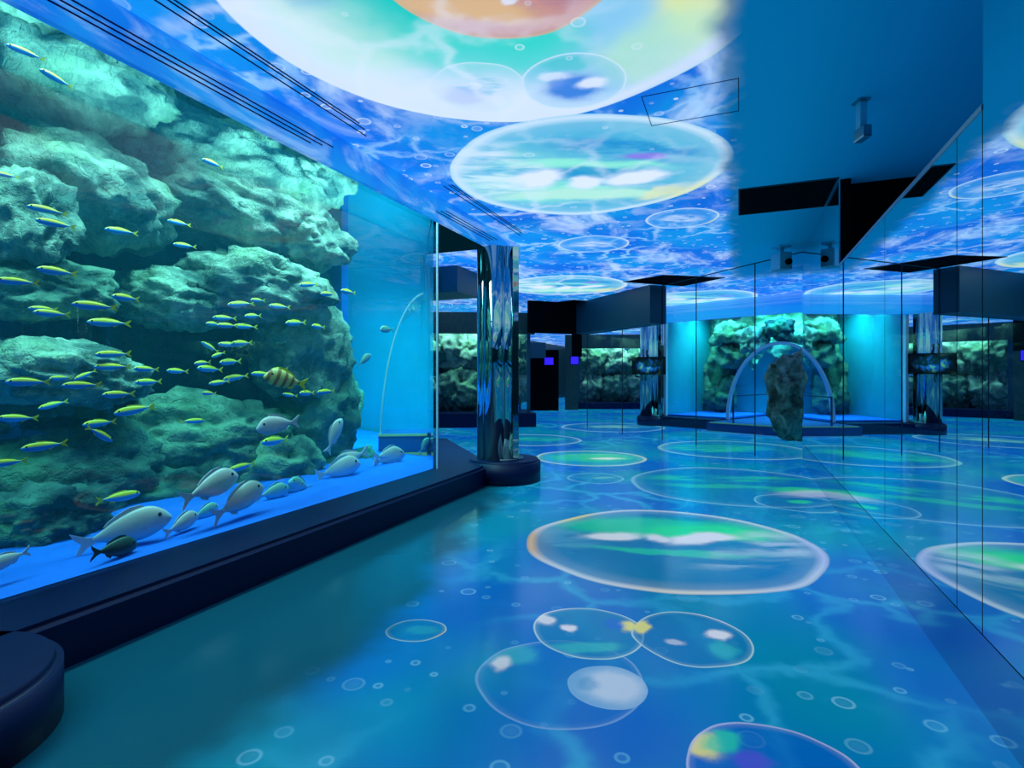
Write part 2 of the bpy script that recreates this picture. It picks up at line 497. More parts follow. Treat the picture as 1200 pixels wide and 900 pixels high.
M['glass'] = pane_mat('clear_acrylic', (0.93, 0.985, 0.99, 1))
M['partition'] = pane_mat('partition_glass', (0.92, 0.97, 0.98, 1))
M['acrylic_edge'] = simple('acrylic_edge', (0.7, 0.85, 0.92, 1), 0.15, emit=None, grain=0.05)


def water_mats():
    out = []
    for top in (False, True):
        m, t, b = new_mat('water_surface' if top else 'water_side')
        t.nodes.remove(b)
        tr = t.nodes.new('ShaderNodeBsdfTransparent')
        mo = t.nodes['Material Output']
        if top:
            gl = t.nodes.new('ShaderNodeBsdfGlossy')
            gl.inputs['Roughness'].default_value = 0.02
            gl.inputs['Color'].default_value = (0.75, 0.9, 0.9, 1)
            bp = t.nodes.new('ShaderNodeBump')
            bp.inputs['Strength'].default_value = 0.25
            bp.inputs['Distance'].default_value = 0.02
            put(t, bp.inputs['Height'], ntex(objco(t), 3.0, 2))
            t.links.new(bp.outputs[0], gl.inputs['Normal'])
            fr = t.nodes.new('ShaderNodeFresnel')
            fr.inputs[0].default_value = 1.33
            mx = t.nodes.new('ShaderNodeMixShader')
            t.links.new(fr.outputs[0], mx.inputs[0])
            t.links.new(tr.outputs[0], mx.inputs[1])
            t.links.new(gl.outputs[0], mx.inputs[2])
            t.links.new(mx.outputs[0], mo.inputs['Surface'])
        else:
            t.links.new(tr.outputs[0], mo.inputs['Surface'])
        ab = t.nodes.new('ShaderNodeVolumeAbsorption')
        ab.inputs['Color'].default_value = (0.10, 0.91, 0.94, 1)
        ab.inputs['Density'].default_value = 0.32
        sc_ = t.nodes.new('ShaderNodeVolumeScatter')
        sc_.inputs['Color'].default_value = (0.05, 0.62, 1.0, 1)
        sc_.inputs['Density'].default_value = 0.055
        ad = t.nodes.new('ShaderNodeAddShader')
        t.links.new(ab.outputs[0], ad.inputs[0])
        t.links.new(sc_.outputs[0], ad.inputs[1])
        t.links.new(ad.outputs[0], mo.inputs['Volume'])
        out.append(m)
    return out


M['water_side'], M['water_top'] = water_mats()


def mirror_mat(name, col, rough):
    m, t, b = new_mat(name)
    b.inputs['Metallic'].default_value = 1.0
    b.inputs['Roughness'].default_value = rough
    n = ntex(objco(t), 1.5, 2)
    put(t, b.inputs['Base Color'], mixc(n, tuple(c * 0.96 for c in col[:3]) + (1,), col))
    return m


M['mirror'] = mirror_mat('mirror', (0.74, 0.90, 0.94, 1), 0.0)
M['mirror_base'] = mirror_mat('dark_mirror_strip', (0.46, 0.58, 0.66, 1), 0.08)
M['chrome'] = mirror_mat('chrome', (0.30, 0.46, 0.45, 1), 0.03)
M['navy'] = simple('navy_plinth', lin(3, 22, 66), 0.45, spec=0.25, grain=0.15, gscale=6)
M['black'] = simple('flat_black', (0.002, 0.003, 0.004, 1), 0.9, spec=0.05)
M['dark'] = simple('dark_wall', (0.008, 0.03, 0.045, 1), 0.6, spec=0.2, grain=0.2)
M['header'] = simple('dark_header', (0.012, 0.09, 0.12, 1), 0.4, grain=0.15)
M['white_paint'] = simple('white_paint', (0.35, 0.75, 0.85, 1), 0.5, grain=0.05)
M['metal'] = simple('brushed_metal', (0.35, 0.4, 0.43, 1), 0.3, 1.0, grain=0.1)
M['slot'] = simple('slot_dark', lin(4, 20, 80), 0.5, spec=0.1)
M['hatch'] = simple('hatch_line', lin(0, 75, 125), 0.6)
M['seam'] = simple('seam_dark', (0.02, 0.05, 0.07, 1), 0.5)
M['blue_panel'] = simple('blue_panel', lin(10, 100, 200), 0.6, grain=0.12, gscale=2)
M['deep_panel'] = simple('deep_blue_panel', lin(10, 70, 140), 0.7, grain=0.2, gscale=2)
M['teal_panel'] = simple('teal_panel', lin(20, 170, 190), 0.7, grain=0.25, gscale=1.5)
M['sand'] = simple('blue_sand', lin(8, 105, 220), 0.8, grain=0.25, gscale=3, bump=0.3)
M['yellow'] = simple('yellow_stripe', lin(240, 215, 130), 0.5, grain=0.1)


def rock_mat(name, dark, pale, scale):
    m, t, b = new_mat(name)
    P = objco(t)
    n1 = ntex(P, scale, 8, 0.65, 0.4)
    n2 = ntex(P, scale * 4.5, 6, 0.7)
    ms = t.nodes.new('ShaderNodeTexVoronoi')
    ms.inputs['Scale'].default_value = scale * 2.2
    ms.feature = 'DISTANCE_TO_EDGE'
    put(t, ms.inputs['Vector'], vadd(P, ntex(P, scale * 2.5, 4, out='Color')))
    crack = S(t, ms.outputs['Distance']).step(0.0, 0.09)
    c = mixc(n1.step(0.36, 0.66), dark, pale)
    c = mixc(n2.step(0.55, 0.75) * 0.5, c, tuple(min(1, v * 1.45) for v in pale[:3]) + (1,))
    c = mixc(ntex(P, scale * 0.8, 3).step(0.55, 0.7) * 0.4, c, lin(90, 150, 80))
    c = mixc(crack.rsub(1.0) * 0.12, c, tuple(v * 0.5 for v in dark[:3]) + (1,))
    put(t, b.inputs['Base Color'], c)
    b.inputs['Roughness'].default_value = 0.9
    b.inputs['Specular IOR Level'].default_value = 0.15
    bp = t.nodes.new('ShaderNodeBump')
    bp.inputs['Strength'].default_value = 0.9
    bp.inputs['Distance'].default_value = 0.06
    put(t, bp.inputs['Height'], n1 * 0.9 + n2 * 0.6 + crack * 0.08)
    t.links.new(bp.outputs[0], b.inputs['Normal'])
    return m


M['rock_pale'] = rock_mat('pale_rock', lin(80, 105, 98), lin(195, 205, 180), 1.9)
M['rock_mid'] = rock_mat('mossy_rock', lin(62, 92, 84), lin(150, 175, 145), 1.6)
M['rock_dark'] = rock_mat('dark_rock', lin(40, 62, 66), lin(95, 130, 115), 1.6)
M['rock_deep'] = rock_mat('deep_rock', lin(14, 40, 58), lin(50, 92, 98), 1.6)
M['rock_dry'] = rock_mat('dry_rock', lin(95, 85, 66), lin(225, 212, 170), 3.0)


def fish_mat(name, kind):
    m, t, b = new_mat(name)
    P = objco(t)
    x, y, z = sep(P)
    n = ntex(P, 9.0, 3)
    zz = z + (n - 0.5) * 0.02
    if kind == 'fusilier':
        c = mixc(zz.step(0.002, 0.03), lin(50, 165, 248), lin(250, 222, 60))
        c = mixc(zz.step(-0.065, -0.1), c, lin(120, 205, 250))
        c = mixc(zz.step(0.085, 0.11) * 0.6, c, lin(120, 160, 70))
    elif kind == 'bream':
        c = mixc(zz.step(-0.10, 0.13), lin(225, 232, 240), lin(225, 195, 185))
        c = mixc(ntex(P, 14, 4).step(0.5, 0.75) * 0.35, c, lin(180, 170, 175))
    elif kind == 'blue':
        c = mixc(zz.step(-0.10, 0.12), lin(150, 215, 235), lin(130, 180, 160))
    elif kind == 'dark':
        c = mixc(n, lin(30, 60, 60), lin(75, 100, 80))
    else:
        s = (x * 34.0 + z * 6.0).m('SINE').step(0.0, 0.5)
        c = mixc(s, lin(235, 215, 120), lin(170, 110, 70))
    put(t, b.inputs['Base Color'], c)
    b.inputs['Roughness'].default_value = 0.35
    return m


for k in ('fusilier', 'bream', 'blue', 'dark', 'striped'):
    M[k] = fish_mat(k + '_skin', k)
M['fin_yellow'] = simple('yellow_fin', lin(235, 215, 50), 0.5, grain=0.15)
M['fin_pale'] = simple('pale_fin', lin(215, 205, 215), 0.5, grain=0.15)
M['fin_blue'] = simple('blue_fin', lin(130, 190, 210), 0.5, grain=0.15)
M['fin_dark'] = simple('dark_fin', lin(30, 55, 60), 0.5, grain=0.15)
M['eye'] = simple('fish_eye', (0.01, 0.01, 0.012, 1), 0.1)
M['lamp_blue'] = simple('blue_lamp_glow', (0.02, 0.02, 0.3, 1), 0.4, emit=lin(40, 20, 255), strength=1.6)


def monitor_mat():
    m, t, b = new_mat('monitor_picture')
    P = objco(t)
    n = ntex(P, 4.0, 4, 0.6, 1.0)
    c, _ = ramp(n, [(0.3, lin(0, 4, 10)), (0.48, lin(5, 60, 70)), (0.56, lin(20, 110, 220)), (0.63, lin(90, 200, 120)), (0.75, lin(190, 210, 230))])
    bl = blob(P, 0.05, 0.0, 0.42, 0.3)
    x, y, z = sep(P)
    f = (x * x * 7.0 + z * z * 22.0).step(1.0, 0.0)
    b.inputs['Base Color'].default_value = (0.01, 0.01, 0.012, 1)
    b.inputs['Roughness'].default_value = 0.2
    put(t, b.inputs['Emission Color'], c)
    put(t, b.inputs['Emission Strength'], f * 0.9)
    return m


M['monitor'] = monitor_mat()
# ------------------------------------------------------------------ object helpers
def obj(name, verts, faces, mats, parent=None, smooth=False, fm=None):
    me = bpy.data.meshes.new(name)
    me.from_pydata([tuple(v) for v in verts], [], faces)
    for m in (mats if isinstance(mats, (list, tuple)) else [mats]):
        me.materials.append(m if not isinstance(m, str) else M[m])
    if fm:
        for p, i in zip(me.polygons, fm):
            p.material_index = i
    if smooth:
        for p in me.polygons:
            p.use_smooth = True
    me.update()
    o = bpy.data.objects.new(name, me)
    COL.objects.link(o)
    if parent:
        o.parent = parent
    return o


def fix_normals(o):
    bm = bmesh.new()
    bm.from_mesh(o.data)
    bmesh.ops.recalc_face_normals(bm, faces=bm.faces)
    bm.to_mesh(o.data)
    bm.free()
    return o


def box(name, a, b, mat, parent=None, bevel=0.0, rz=0.0, origin=None):
    """box from corner a to corner b; bevelled edges"""
    bm = bmesh.new()
    c = Vector([(p + q) / 2 for p, q in zip(a, b)])
    s = [abs(q - p) for p, q in zip(a, b)]
    bmesh.ops.create_cube(bm, size=1.0)
    for v in bm.verts:
        v.co = Vector((v.co.x * s[0], v.co.y * s[1], v.co.z * s[2]))
    if bevel:
        bmesh.ops.bevel(bm, geom=bm.edges[:], offset=bevel, segments=2, affect='EDGES', profile=0.7)
    if origin is None:
        for v in bm.verts:
            v.co += c
        loc = (0, 0, 0)
    else:
        for v in bm.verts:
            v.co += c - Vector(origin)
        loc = origin
    me = bpy.data.meshes.new(name)
    bm.to_mesh(me)
    bm.free()
    me.materials.append(M[mat])
    o = bpy.data.objects.new(name, me)
    COL.objects.link(o)
    o.location = loc
    o.rotation_euler = (0, 0, rz)
    if parent:
        o.parent = parent
    return o


def prism(name, pts, z0, z1, mat, parent=None, bevel=0.0, smooth=False):
    n = len(pts)
    v = [(x, y, z0) for x, y in pts] + [(x, y, z1) for x, y in pts]
    f = [list(range(n))[::-1], [n + i for i in range(n)]] + [[i, (i + 1) % n, n + (i + 1) % n, n + i] for i in range(n)]
    o = obj(name, v, f, mat, parent)
    fix_normals(o)
    if bevel:
        bm = bmesh.new()
        bm.from_mesh(o.data)
        ed = [e for e in bm.edges if all(abs(w.co.z - z1) < 1e-5 for w in e.verts)]
        bmesh.ops.bevel(bm, geom=ed, offset=bevel, segments=3, affect='EDGES')
        bm.to_mesh(o.data)
        bm.free()
    if smooth:
        for p in o.data.polygons:
            p.use_smooth = abs(p.normal.z) < 0.9
    return o


def empty(name, loc=(0, 0, 0), rz=0.0):
    o = bpy.data.objects.new(name, None)
    COL.objects.link(o)
    o.location = loc
    o.rotation_euler = (0, 0, rz)
    return o


def tag(o, label, cat, group=None):
    o['label'] = label
    o['category'] = cat
    if group:
        o['group'] = group
    return o


def struct(o):
    o['kind'] = 'structure'
    return o


def circle(cx, cy, r, n=48, a0=0, a1=360):
    return [(cx + r * math.cos(R(a0 + (a1 - a0) * i / n)), cy + r * math.sin(R(a0 + (a1 - a0) * i / n))) for i in range(n)]


CEIL = 3.155
MX = 0.87           # plane of the mirror wall

# ------------------------------------------------------------------ floor and ceiling
rows = [(-4, 3.3, 0), (3.3, 5.9, 1), (5.9, 34, 2)]
v, f, fm = [], [], []
for y0, y1, k in rows:
    b = len(v)
    v += [(-10, y0, 0), (10, y0, 0), (10, y1, 0), (-10, y1, 0)]
    f.append([b, b + 1, b + 2, b + 3])
    fm.append(k)
struct(obj('floor', v, f, ['floor_near', 'floor_mid', 'floor_far'], fm=fm))

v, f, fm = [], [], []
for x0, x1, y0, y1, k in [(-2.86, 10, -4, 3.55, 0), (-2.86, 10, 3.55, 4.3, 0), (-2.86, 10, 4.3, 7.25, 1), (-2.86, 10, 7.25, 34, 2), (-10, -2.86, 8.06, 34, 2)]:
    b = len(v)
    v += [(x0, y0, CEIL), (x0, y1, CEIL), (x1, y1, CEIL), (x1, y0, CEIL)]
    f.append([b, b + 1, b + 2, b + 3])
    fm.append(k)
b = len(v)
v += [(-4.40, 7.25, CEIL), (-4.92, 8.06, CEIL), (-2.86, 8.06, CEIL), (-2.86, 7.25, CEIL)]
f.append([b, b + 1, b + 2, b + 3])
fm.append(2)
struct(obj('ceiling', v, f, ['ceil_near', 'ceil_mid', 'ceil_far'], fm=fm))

# fascia beam over the long tank, with slots in its face
fas = struct(box('trim_1', (-2.90, -4, 2.895), (-2.86, 7.25, CEIL + 0.02), 'fascia', bevel=0.004))
for y0, y1 in ((-1.0, 3.12), (4.9, 6.2)):
    for k, z in enumerate((2.985, 3.015, 3.045)):
        box('vent_slot', (-2.865, y0 + 0.1 * k, z - 0.004), (-2.857, y1 + 0.12 * k, z + 0.004), 'slot', fas)
cs = bpy.data.objects['ceiling']
for y0, y1 in ((-1.0, 3.5), (4.7, 6.75)):
    for k, x in enumerate((-2.66, -2.60, -2.57)):
        box('ceiling_slot', (x - 0.005, y0, CEIL - 0.003), (x + 0.005, y1 - 0.1 * k, CEIL + 0.004), 'slot', cs)

# access hatch outline in the ceiling
h = tag(empty('ceiling_hatch', (-0.3, 3.93, CEIL)), 'flush square access hatch outlined in the plain ceiling beside the largest projected bubble', 'hatch')
for a, b in (((-0.30, -0.23), (0.30, -0.225)), ((-0.30, 0.225), (0.30, 0.23)), ((-0.30, -0.23), (-0.295, 0.23)), ((0.295, -0.23), (0.30, 0.23))):
    box('frame_strip', (a[0], a[1], -0.003), (b[0], b[1], 0.002), 'hatch', h)

# ceiling openings, their dark drawn as flat black panels
def ceiling_opening(name, pts, label):
    root = tag(empty(name, (pts[0][0], pts[0][1], CEIL)), label, 'ceiling opening')
    o = prism('opening', [(x - pts[0][0], y - pts[0][1]) for x, y in pts], -0.006, 0.03, 'black', root)
    n = len(pts)
    for i in range(n):
        (x0, y0), (x1, y1) = pts[i], pts[(i + 1) % n]
        L = math.hypot(x1 - x0, y1 - y0)
        s = box('edge_strip', (0, -0.006, -0.009), (L, 0.006, 0.0), 'seam', root)
        s.location = (x0 - pts[0][0], y0 - pts[0][1], 0)
        s.rotation_euler = (0, 0, math.atan2(y1 - y0, x1 - x0))
    return root


ceiling_opening('ceiling_opening', [(0.0, 5.9), (MX - 0.012, 5.9), (MX - 0.012, 6.83), (0.0, 6.83)], 'black rectangular ceiling opening running square up to the mirror wall')
ceiling_opening('ceiling_opening', [(-2.1, 10.8), (-1.28, 10.35), (-0.24, 11.06), (-1.07, 11.77)], 'black diamond ceiling opening above the glass partition, at the end of the hanging header')
ceiling_opening('ceiling_opening', [(-4.6, 13.3), (-3.7, 12.9), (-2.9, 13.8), (-3.9, 14.6)], 'black diamond ceiling opening at the far black end of the hanging header')
ceiling_opening('ceiling_opening', [(-6.6, 18.6), (-4.6, 18.9), (-4.6, 19.7), (-6.6, 19.4)], 'narrow black ceiling opening far back over the dark hall')

# ------------------------------------------------------------------ mirror wall on the right
wr = struct(box('wall_right', (MX + 0.012, 5.97, 0), (MX + 0.10, 9.2, CEIL), 'black'))
wr2 = struct(box('wall_right_low', (MX + 0.012, 2.66, 0), (MX + 0.10, 5.97, 2.33), 'dark'))
wr3 = struct(box('wall_right_near', (MX + 0.012, -4, 0), (MX + 0.10, 2.66, CEIL), 'dark'))
G = 0.004
for par, ys, z1 in ((wr, (5.97, 7.05, 8.13, 9.2), CEIL), (wr2, (2.66, 2.93, 4.2, 5.7, 5.97), 2.34), (wr3, (-4, -2.1, -0.5, 1.1, 2.66), CEIL)):
    for y0, y1 in zip(ys, ys[1:]):
        box('mirror_panel', (MX, y0 + G, 0.304), (MX + 0.012, y1 - G, z1), 'mirror', par)
    box('base_strip', (MX, ys[0], 0.0), (MX + 0.012, ys[-1], 0.298), 'mirror_base', par)
box('top_rail', (MX - 0.004, 2.66, 2.33), (MX + 0.104, 5.97, 2.352), 'metal', wr2)
# dark loft above the low mirrors
struct(box('wall_loft', (MX + 0.1, 6.15, 2.3), (4.5, 6.25, CEIL), 'black'))
struct(box('wall_loft_side', (4.5, -4, 0), (4.6, 6.25, CEIL), 'dark'))

# shell behind and far away
struct(box('wall_back', (-10, -4.1, 0), (10, -4, 4.6), 'dark'))
struct(box('wall_far', (-10, 34, 0), (10, 34.1, CEIL), 'dark'))
struct(box('wall_left', (-10.1, -4, 0), (-10, 34, 4.6), 'dark'))
struct(box('wall_far_right', (10, -4, 0), (10.1, 34, CEIL), 'dark'))

# ------------------------------------------------------------------ plinths of the long tank
pl = [(-2.77, -3.9), (-2.77, 5.75), (-2.80, 6.05), (-2.92, 6.3), (-3.6, 7.1), (-4.6, 8.3), (-7.4, 8.3), (-7.4, -3.9)]
struct(prism('trim_2', pl, 0, 0.235, 'navy', bevel=0.03))


def lobed(r, lobes, amp, n=160):
    p = []
    for i in range(n):
        a = 2 * math.pi * i / n
        k = abs(math.sin(a * lobes / 2))
        rr = r * (1 - amp + amp * k ** 0.7)
        p.append((rr * math.cos(a), rr * math.sin(a)))
    return p


def column(loc, z0, z1, label, rz=0.0, rbase=0.46, zb=0.27, shaft=True, hb=0.235):
    root = tag(empty('chrome_column', (loc[0], loc[1], 0), rz), label, 'column')
    b = prism('round_base', circle(0, 0, rbase, 72), 0, zb, 'navy', root, bevel=0.03, smooth=True)
    if shaft:
        sh = prism('shaft', lobed(0.26, 5, 0.16), z0, z1, 'chrome', root, smooth=True)
        sh.location = (-0.08, 0, 0)
        box('flat_pilaster', (0.10, -0.20, z0), (0.175, 0.03, z1), 'chrome', root, bevel=0.006)
        prism('foot_ring', circle(0, 0, 0.25, 64), z0, z0 + 0.015, 'metal', root, smooth=True)
    return root


column((-2.74, 6.38), 0.27, 2.895, 'lobed chrome column on round navy base where the long tank ends', R(25))
column((-2.67, 0.93), 0.27, 2.875, 'round navy column base bulging out of the plinth beside the sandy tank floor', 0, 0.455, 0.235, False)

# ------------------------------------------------------------------ long tank
tank = tag(empty('aquarium_tank', (-5.0, 2.0, 0.235)), 'long floor-to-ceiling aquarium with rock wall behind clear acrylic, standing on navy plinth', 'aquarium')
GX, GY = -3.2, 5.52
EX, EY = -4.78, 7.9
ZT = 4.15


def tpart(o):
    o.parent = tank
    o.matrix_parent_inverse = Matrix.Translation((5.0, -2.0, -0.235))
    return o


def pane(name, p, q, z0, z1, mat, th=0.05):
    d = Vector((q[0] - p[0], q[1] - p[1], 0)).normalized()
    n = Vector((-d.y, d.x, 0)) * th
    o = prism(name, [p, q, (q[0] + n.x, q[1] + n.y), (p[0] + n.x, p[1] + n.y)], z0, z1, mat)
    return o


tpart(pane('front_pane', (GX, -3.8), (GX, GY), 0.235, ZT, 'glass', 0.05))
tpart(pane('end_pane', (GX, GY), (EX, EY), 0.235, ZT, 'glass', 0.05))
tpart(box('corner_joint', (GX - 0.018, GY - 0.004, 0.236), (GX + 0.004, GY + 0.012, ZT), 'acrylic_edge'))
tpart(box('back_panel', (-6.6, -3.8, 0.235), (-6.5, 8.0, ZT), 'deep_panel'))
tpart(box('far_panel', (-6.5, 7.92, 0.235), (EX, 8.0, 3.2), 'teal_panel'))
tpart(box('far_panel_top', (-6.5, 7.92, 3.2), (EX, 8.0, ZT), 'dark'))  # darkened in colour to hold down a bright band above the water
tpart(box('near_panel', (-6.5, -3.9, 0.235), (GX, -3.82, ZT), 'deep_panel'))
tpart(box('blue_fin_wall', (-6.5, 5.98, 0.235), (-4.95, 6.12, 3.3), 'blue_panel'))
tpart(box('lid', (-6.6, -3.9, ZT), (GX + 0.05, 8.0, ZT + 0.06), 'dark'))
# water body up to its surface
WZ = 3.2
wp = [(GX - 0.055, -3.79), (GX - 0.055, GY - 0.02), (EX - 0.06, EY), (-6.49, EY), (-6.49, -3.79)]
n = len(wp)
v = [(x, y, 0.25) for x, y in wp] + [(x, y, WZ) for x, y in wp]
f = [list(range(n))[::-1], [n + i for i in range(n)]] + [[i, (i + 1) % n, n + (i + 1) % n, n + i] for i in range(n)]
wb = obj('water_body', v, f, ['water_side', 'water_top'], fm=[0, 1] + [0] * n)
fix_normals(wb)
tpart(wb)

# sand bed
nx, ny = 16, 90
v, f = [], []
for j in range(ny + 1):
    for i in range(nx + 1):
        y = -3.78 + (7.86 + 3.78) * j / ny
        xr = GX - 0.052 if y < GY else GX - 0.06 + (y - GY) / (EY - GY) * (EX - GX)
        x = -6.48 + (xr + 6.48) * i / nx
        z = 0.238 + (0.03 + 0.05 * noise.noise((x * 1.3, y * 0.9, 2.0))) * min(1, (nx - i) / 2) + 0.12 * (1 - i / nx)
        v.append((x, y, z))
for j in range(ny):
    for i in range(nx):
        a = j * (nx + 1) + i
        f.append([a, a + 1, a + nx + 2, a + nx + 1])
tpart(obj('sand_bed', v, f, 'sand', smooth=True))


# rock wall: displaced backdrop, then boulders in front
def rocknoise(p, k=1.0):
    d, _ = noise.voronoi(p * 1.6 * k, distance_metric='DISTANCE', exponent=2.5)
    a = (d[1] - d[0])
    return 0.5 * noise.hetero_terrain(p * 1.3 * k, 0.8, 2.1, 5, 0.7, noise_basis='PERLIN_ORIGINAL') - 0.55 + 0.28 * a


nx, ny = 150, 66
v, f = [], []
for j in range(ny + 1):
    for i in range(nx + 1):
        y = -2.0 + 7.9 * i / nx
        z = 0.2 + 3.3 * j / ny
        p = Vector((0.0, y * 0.8, z * 1.2 + 5))
        x = -5.35 + 0.42 * rocknoise(p) + 0.28 * noise.noise((y * 0.9, z * 0.7, 3.3)) + 0.05 * noise.noise((y * 5, z * 5, 1))
        v.append((x, y, z))
for j in range(ny):
    for i in range(nx):
        a = j * (nx + 1) + i
        f.append([a, a + 1, a + nx + 2, a + nx + 1])
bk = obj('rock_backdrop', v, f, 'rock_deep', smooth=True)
fix_normals(bk)
tpart(bk)


def boulder(name, loc, size, mat, seed, sub=5, rough=0.34, rz=0.0, flat=0.0):
    bm = bmesh.new()
    bmesh.ops.create_icosphere(bm, subdivisions=sub, radius=1.0)
    off = Vector((seed * 7.3, seed * 3.1, seed * 1.7))
    for w in bm.verts:
        d = w.co.normalized()
        # blocky: superellipsoid
        s = 1.0 / max(1e-4, (abs(d.x) ** 3.2 + abs(d.y) ** 3.2 + abs(d.z) ** 3.2) ** (1 / 3.2))
        p = d * (0.55 + 0.45 * s) * 0.92
        nn = noise.fractal(d * 1.15 + off, 0.9, 2.2, 6)
        dd, _ = noise.voronoi(d * 1.9 + off)
        cr = min(0.30, dd[1] - dd[0])
        rg = noise.ridged_multi_fractal(d * 2.6 + off, 0.9, 2.1, 4, 1.0, 2.0)
        w.co = p * (1 + rough * 0.75 * nn + 0.30 * (cr - 0.17) + 0.10 * (rg - 1.0) + 0.05 * noise.noise(d * 9 + off))
    me = bpy.data.meshes.new(name)
    for w in bm.verts:
        w.co = Vector((w.co.x * size[0], w.co.y * size[1], w.co.z * size[2]))
    bm.to_mesh(me)
    bm.free()
    me.materials.append(M[mat])
    for p in me.polygons:
        p.use_smooth = True
    o = bpy.data.objects.new(name, me)
    COL.objects.link(o)
    o.location = loc
    o.rotation_euler = (0, 0, rz)
    return o

FUSILIERS = [
    (-3.49, 1.86, 1.88, 0.215, 1, 0),
    (-3.45, 1.66, 1.79, 0.182, 2, 0),
    (-3.54, 2.26, 1.79, 0.207, 1, 0),
    (-3.47, 2.04, 1.71, 0.231, 0, 0),
    (-3.72, 1.91, 1.69, 0.148, 3, 0),
    (-3.54, 1.86, 1.65, 0.197, 1, 0),
    (-3.70, 2.26, 1.64, 0.246, 1, 0),
    (-3.66, 2.26, 1.44, 0.221, 3, 0),
    (-3.65, 2.25, 1.36, 0.205, 1, 0),
    (-3.78, 2.55, 1.35, 0.189, -2, 0),
    (-3.89, 2.64, 1.26, 0.215, 1, 0),
    (-3.50, 1.73, 1.27, 0.209, -1, 0),
    (-3.76, 2.02, 1.29, 0.135, 2, 0),
    (-3.45, 1.96, 1.25, 0.197, 0, 0),
    (-3.48, 2.18, 1.19, 0.208, 0, 0),
    (-4.02, 2.12, 1.12, 0.179, 13, 0),
    (-3.67, 2.40, 1.08, 0.276, 7, 0),
    (-3.66, 1.76, 1.07, 0.193, -4, 0),
    (-3.66, 2.18, 1.01, 0.222, 1, 0),
    (-3.48, 2.07, 0.96, 0.197, -31, 1),
    (-3.51, 1.81, 0.92, 0.221, 2, 0),
    (-3.61, 2.26, 0.54, 0.284, -1, 1),
    (-3.96, 3.03, 0.95, 0.189, -1, 1),
    (-4.00, 2.94, 1.34, 0.195, -2, 0),
    (-4.01, 3.23, 1.36, 0.253, -3, 0),
    (-3.73, 2.94, 1.40, 0.178, 5, 0),
    (-3.91, 3.34, 1.42, 0.249, 4, 0),
    (-3.94, 3.42, 1.29, 0.240, 8, 0),
    (-3.88, 3.21, 1.25, 0.189, 6, 0),
    (-3.76, 3.32, 1.57, 0.234, 5, 0),
    (-3.87, 3.30, 1.56, 0.197, -1, 0),
    (-3.73, 3.16, 1.70, 0.196, 3, 0),
    (-4.03, 3.60, 1.74, 0.227, 1, 0),
    (-4.00, 3.36, 1.79, 0.208, 2, 0),
    (-3.89, 3.43, 1.91, 0.242, 8, 0),
    (-3.81, 3.53, 1.95, 0.181, 5, 0),
    (-4.02, 3.98, 1.96, 0.230, 1, 0),
    (-3.90, 4.23, 2.20, 0.232, 10, 0),
    (-4.01, 3.23, 1.54, 0.174, -26, 0),
    (-4.00, 3.30, 1.48, 0.163, 16, 0),
    (-3.88, 3.64, 1.32, 0.206, -2, 0),
    (-3.84, 3.80, 1.36, 0.200, 3, 0),
    (-3.91, 4.07, 1.81, 0.274, 6, 0),
    (-3.85, 4.31, 1.79, 0.239, 0, 0),
    (-3.76, 3.02, 1.17, 0.147, -3, 0),
    (-3.81, 4.11, 1.14, 0.247, -1, 0),
    (-3.98, 4.07, 1.12, 0.174, -9, 0),
    (-3.72, 4.27, 1.15, 0.240, 2, 0),
    (-3.72, 3.29, 0.57, 0.249, 6, 0),
    (-3.92, 3.83, 0.71, 0.381, -2, 0),
    (-3.50, 1.86, 2.95, 0.190, -1, 0),
    (-3.58, 1.86, 2.23, 0.189, -1, 0),
    (-3.56, 1.89, 2.16, 0.193, -1, 0),
    (-3.82, 2.41, 2.27, 0.204, 3, 0),
    (-4.05, 2.99, 2.50, 0.185, 1, 0),
    (-3.77, 1.76, 2.42, 0.116, 4, 0),
    (-3.77, 3.06, 2.95, 0.195, 1, 0),
    (-3.92, 2.94, 2.30, 0.182, 4, 0),
    (-3.50, 1.72, 3.02, 0.166, -3, 0),
    (-3.53, 1.65, 0.85, 0.181, 0, 0),
    (-3.96, 2.27, 1.31, 0.143, 25, 0),
    (-3.81, 4.71, 2.19, 0.247, 1, 0),
    (-3.90, 3.17, 1.72, 0.170, 3, 0),
    (-4.02, 3.67, 1.84, 0.206, 7, 0),
    (-3.74, 4.32, 2.11, 0.219, 7, 0),
]
BREAMS = [
    (-3.37, 2.72, 0.54, 0.466, 14, 1, 0),
    (-3.39, 2.97, 0.39, 0.491, 18, 1, 0),
    (-3.45, 2.20, 0.37, 0.514, 11, 1, 0),
    (-3.43, 2.55, 0.30, 0.292, 14, 1, 0),
    (-3.39, 1.59, 0.38, 0.195, 8, 0, 0),
    (-3.40, 2.06, 0.22, 0.290, -4, 1, 2),
    (-3.58, 2.84, 0.27, 0.262, 10, 1, 1),
    (-3.62, 3.51, 0.25, 0.329, 5, 1, 1),
    (-3.65, 3.76, 0.14, 0.282, 4, 1, 1),
    (-3.37, 3.32, 0.92, 0.367, 2, 0, 0),
    (-3.65, 3.85, 0.32, 0.313, -25, 0, 1),
    (-3.75, 4.49, 0.18, 0.540, 10, 1, 0),
    (-3.75, 4.67, 0.44, 0.465, 12, 0, 0),
    (-3.75, 5.34, 0.39, 0.469, 2, 1, 0),
    (-3.75, 5.36, 0.20, 0.505, 8, 1, 0),
    (-3.75, 4.42, 0.71, 0.378, 62, 1, 0),
    (-3.45, 3.48, 1.27, 0.388, -14, 0, 3),
    (-3.75, 4.90, 1.48, 0.206, 40, 1, 1),
    (-3.75, 5.31, 1.84, 0.216, 0, 0, 1),
    (-3.75, 6.12, 0.41, 0.249, 50, 1, 1),
]
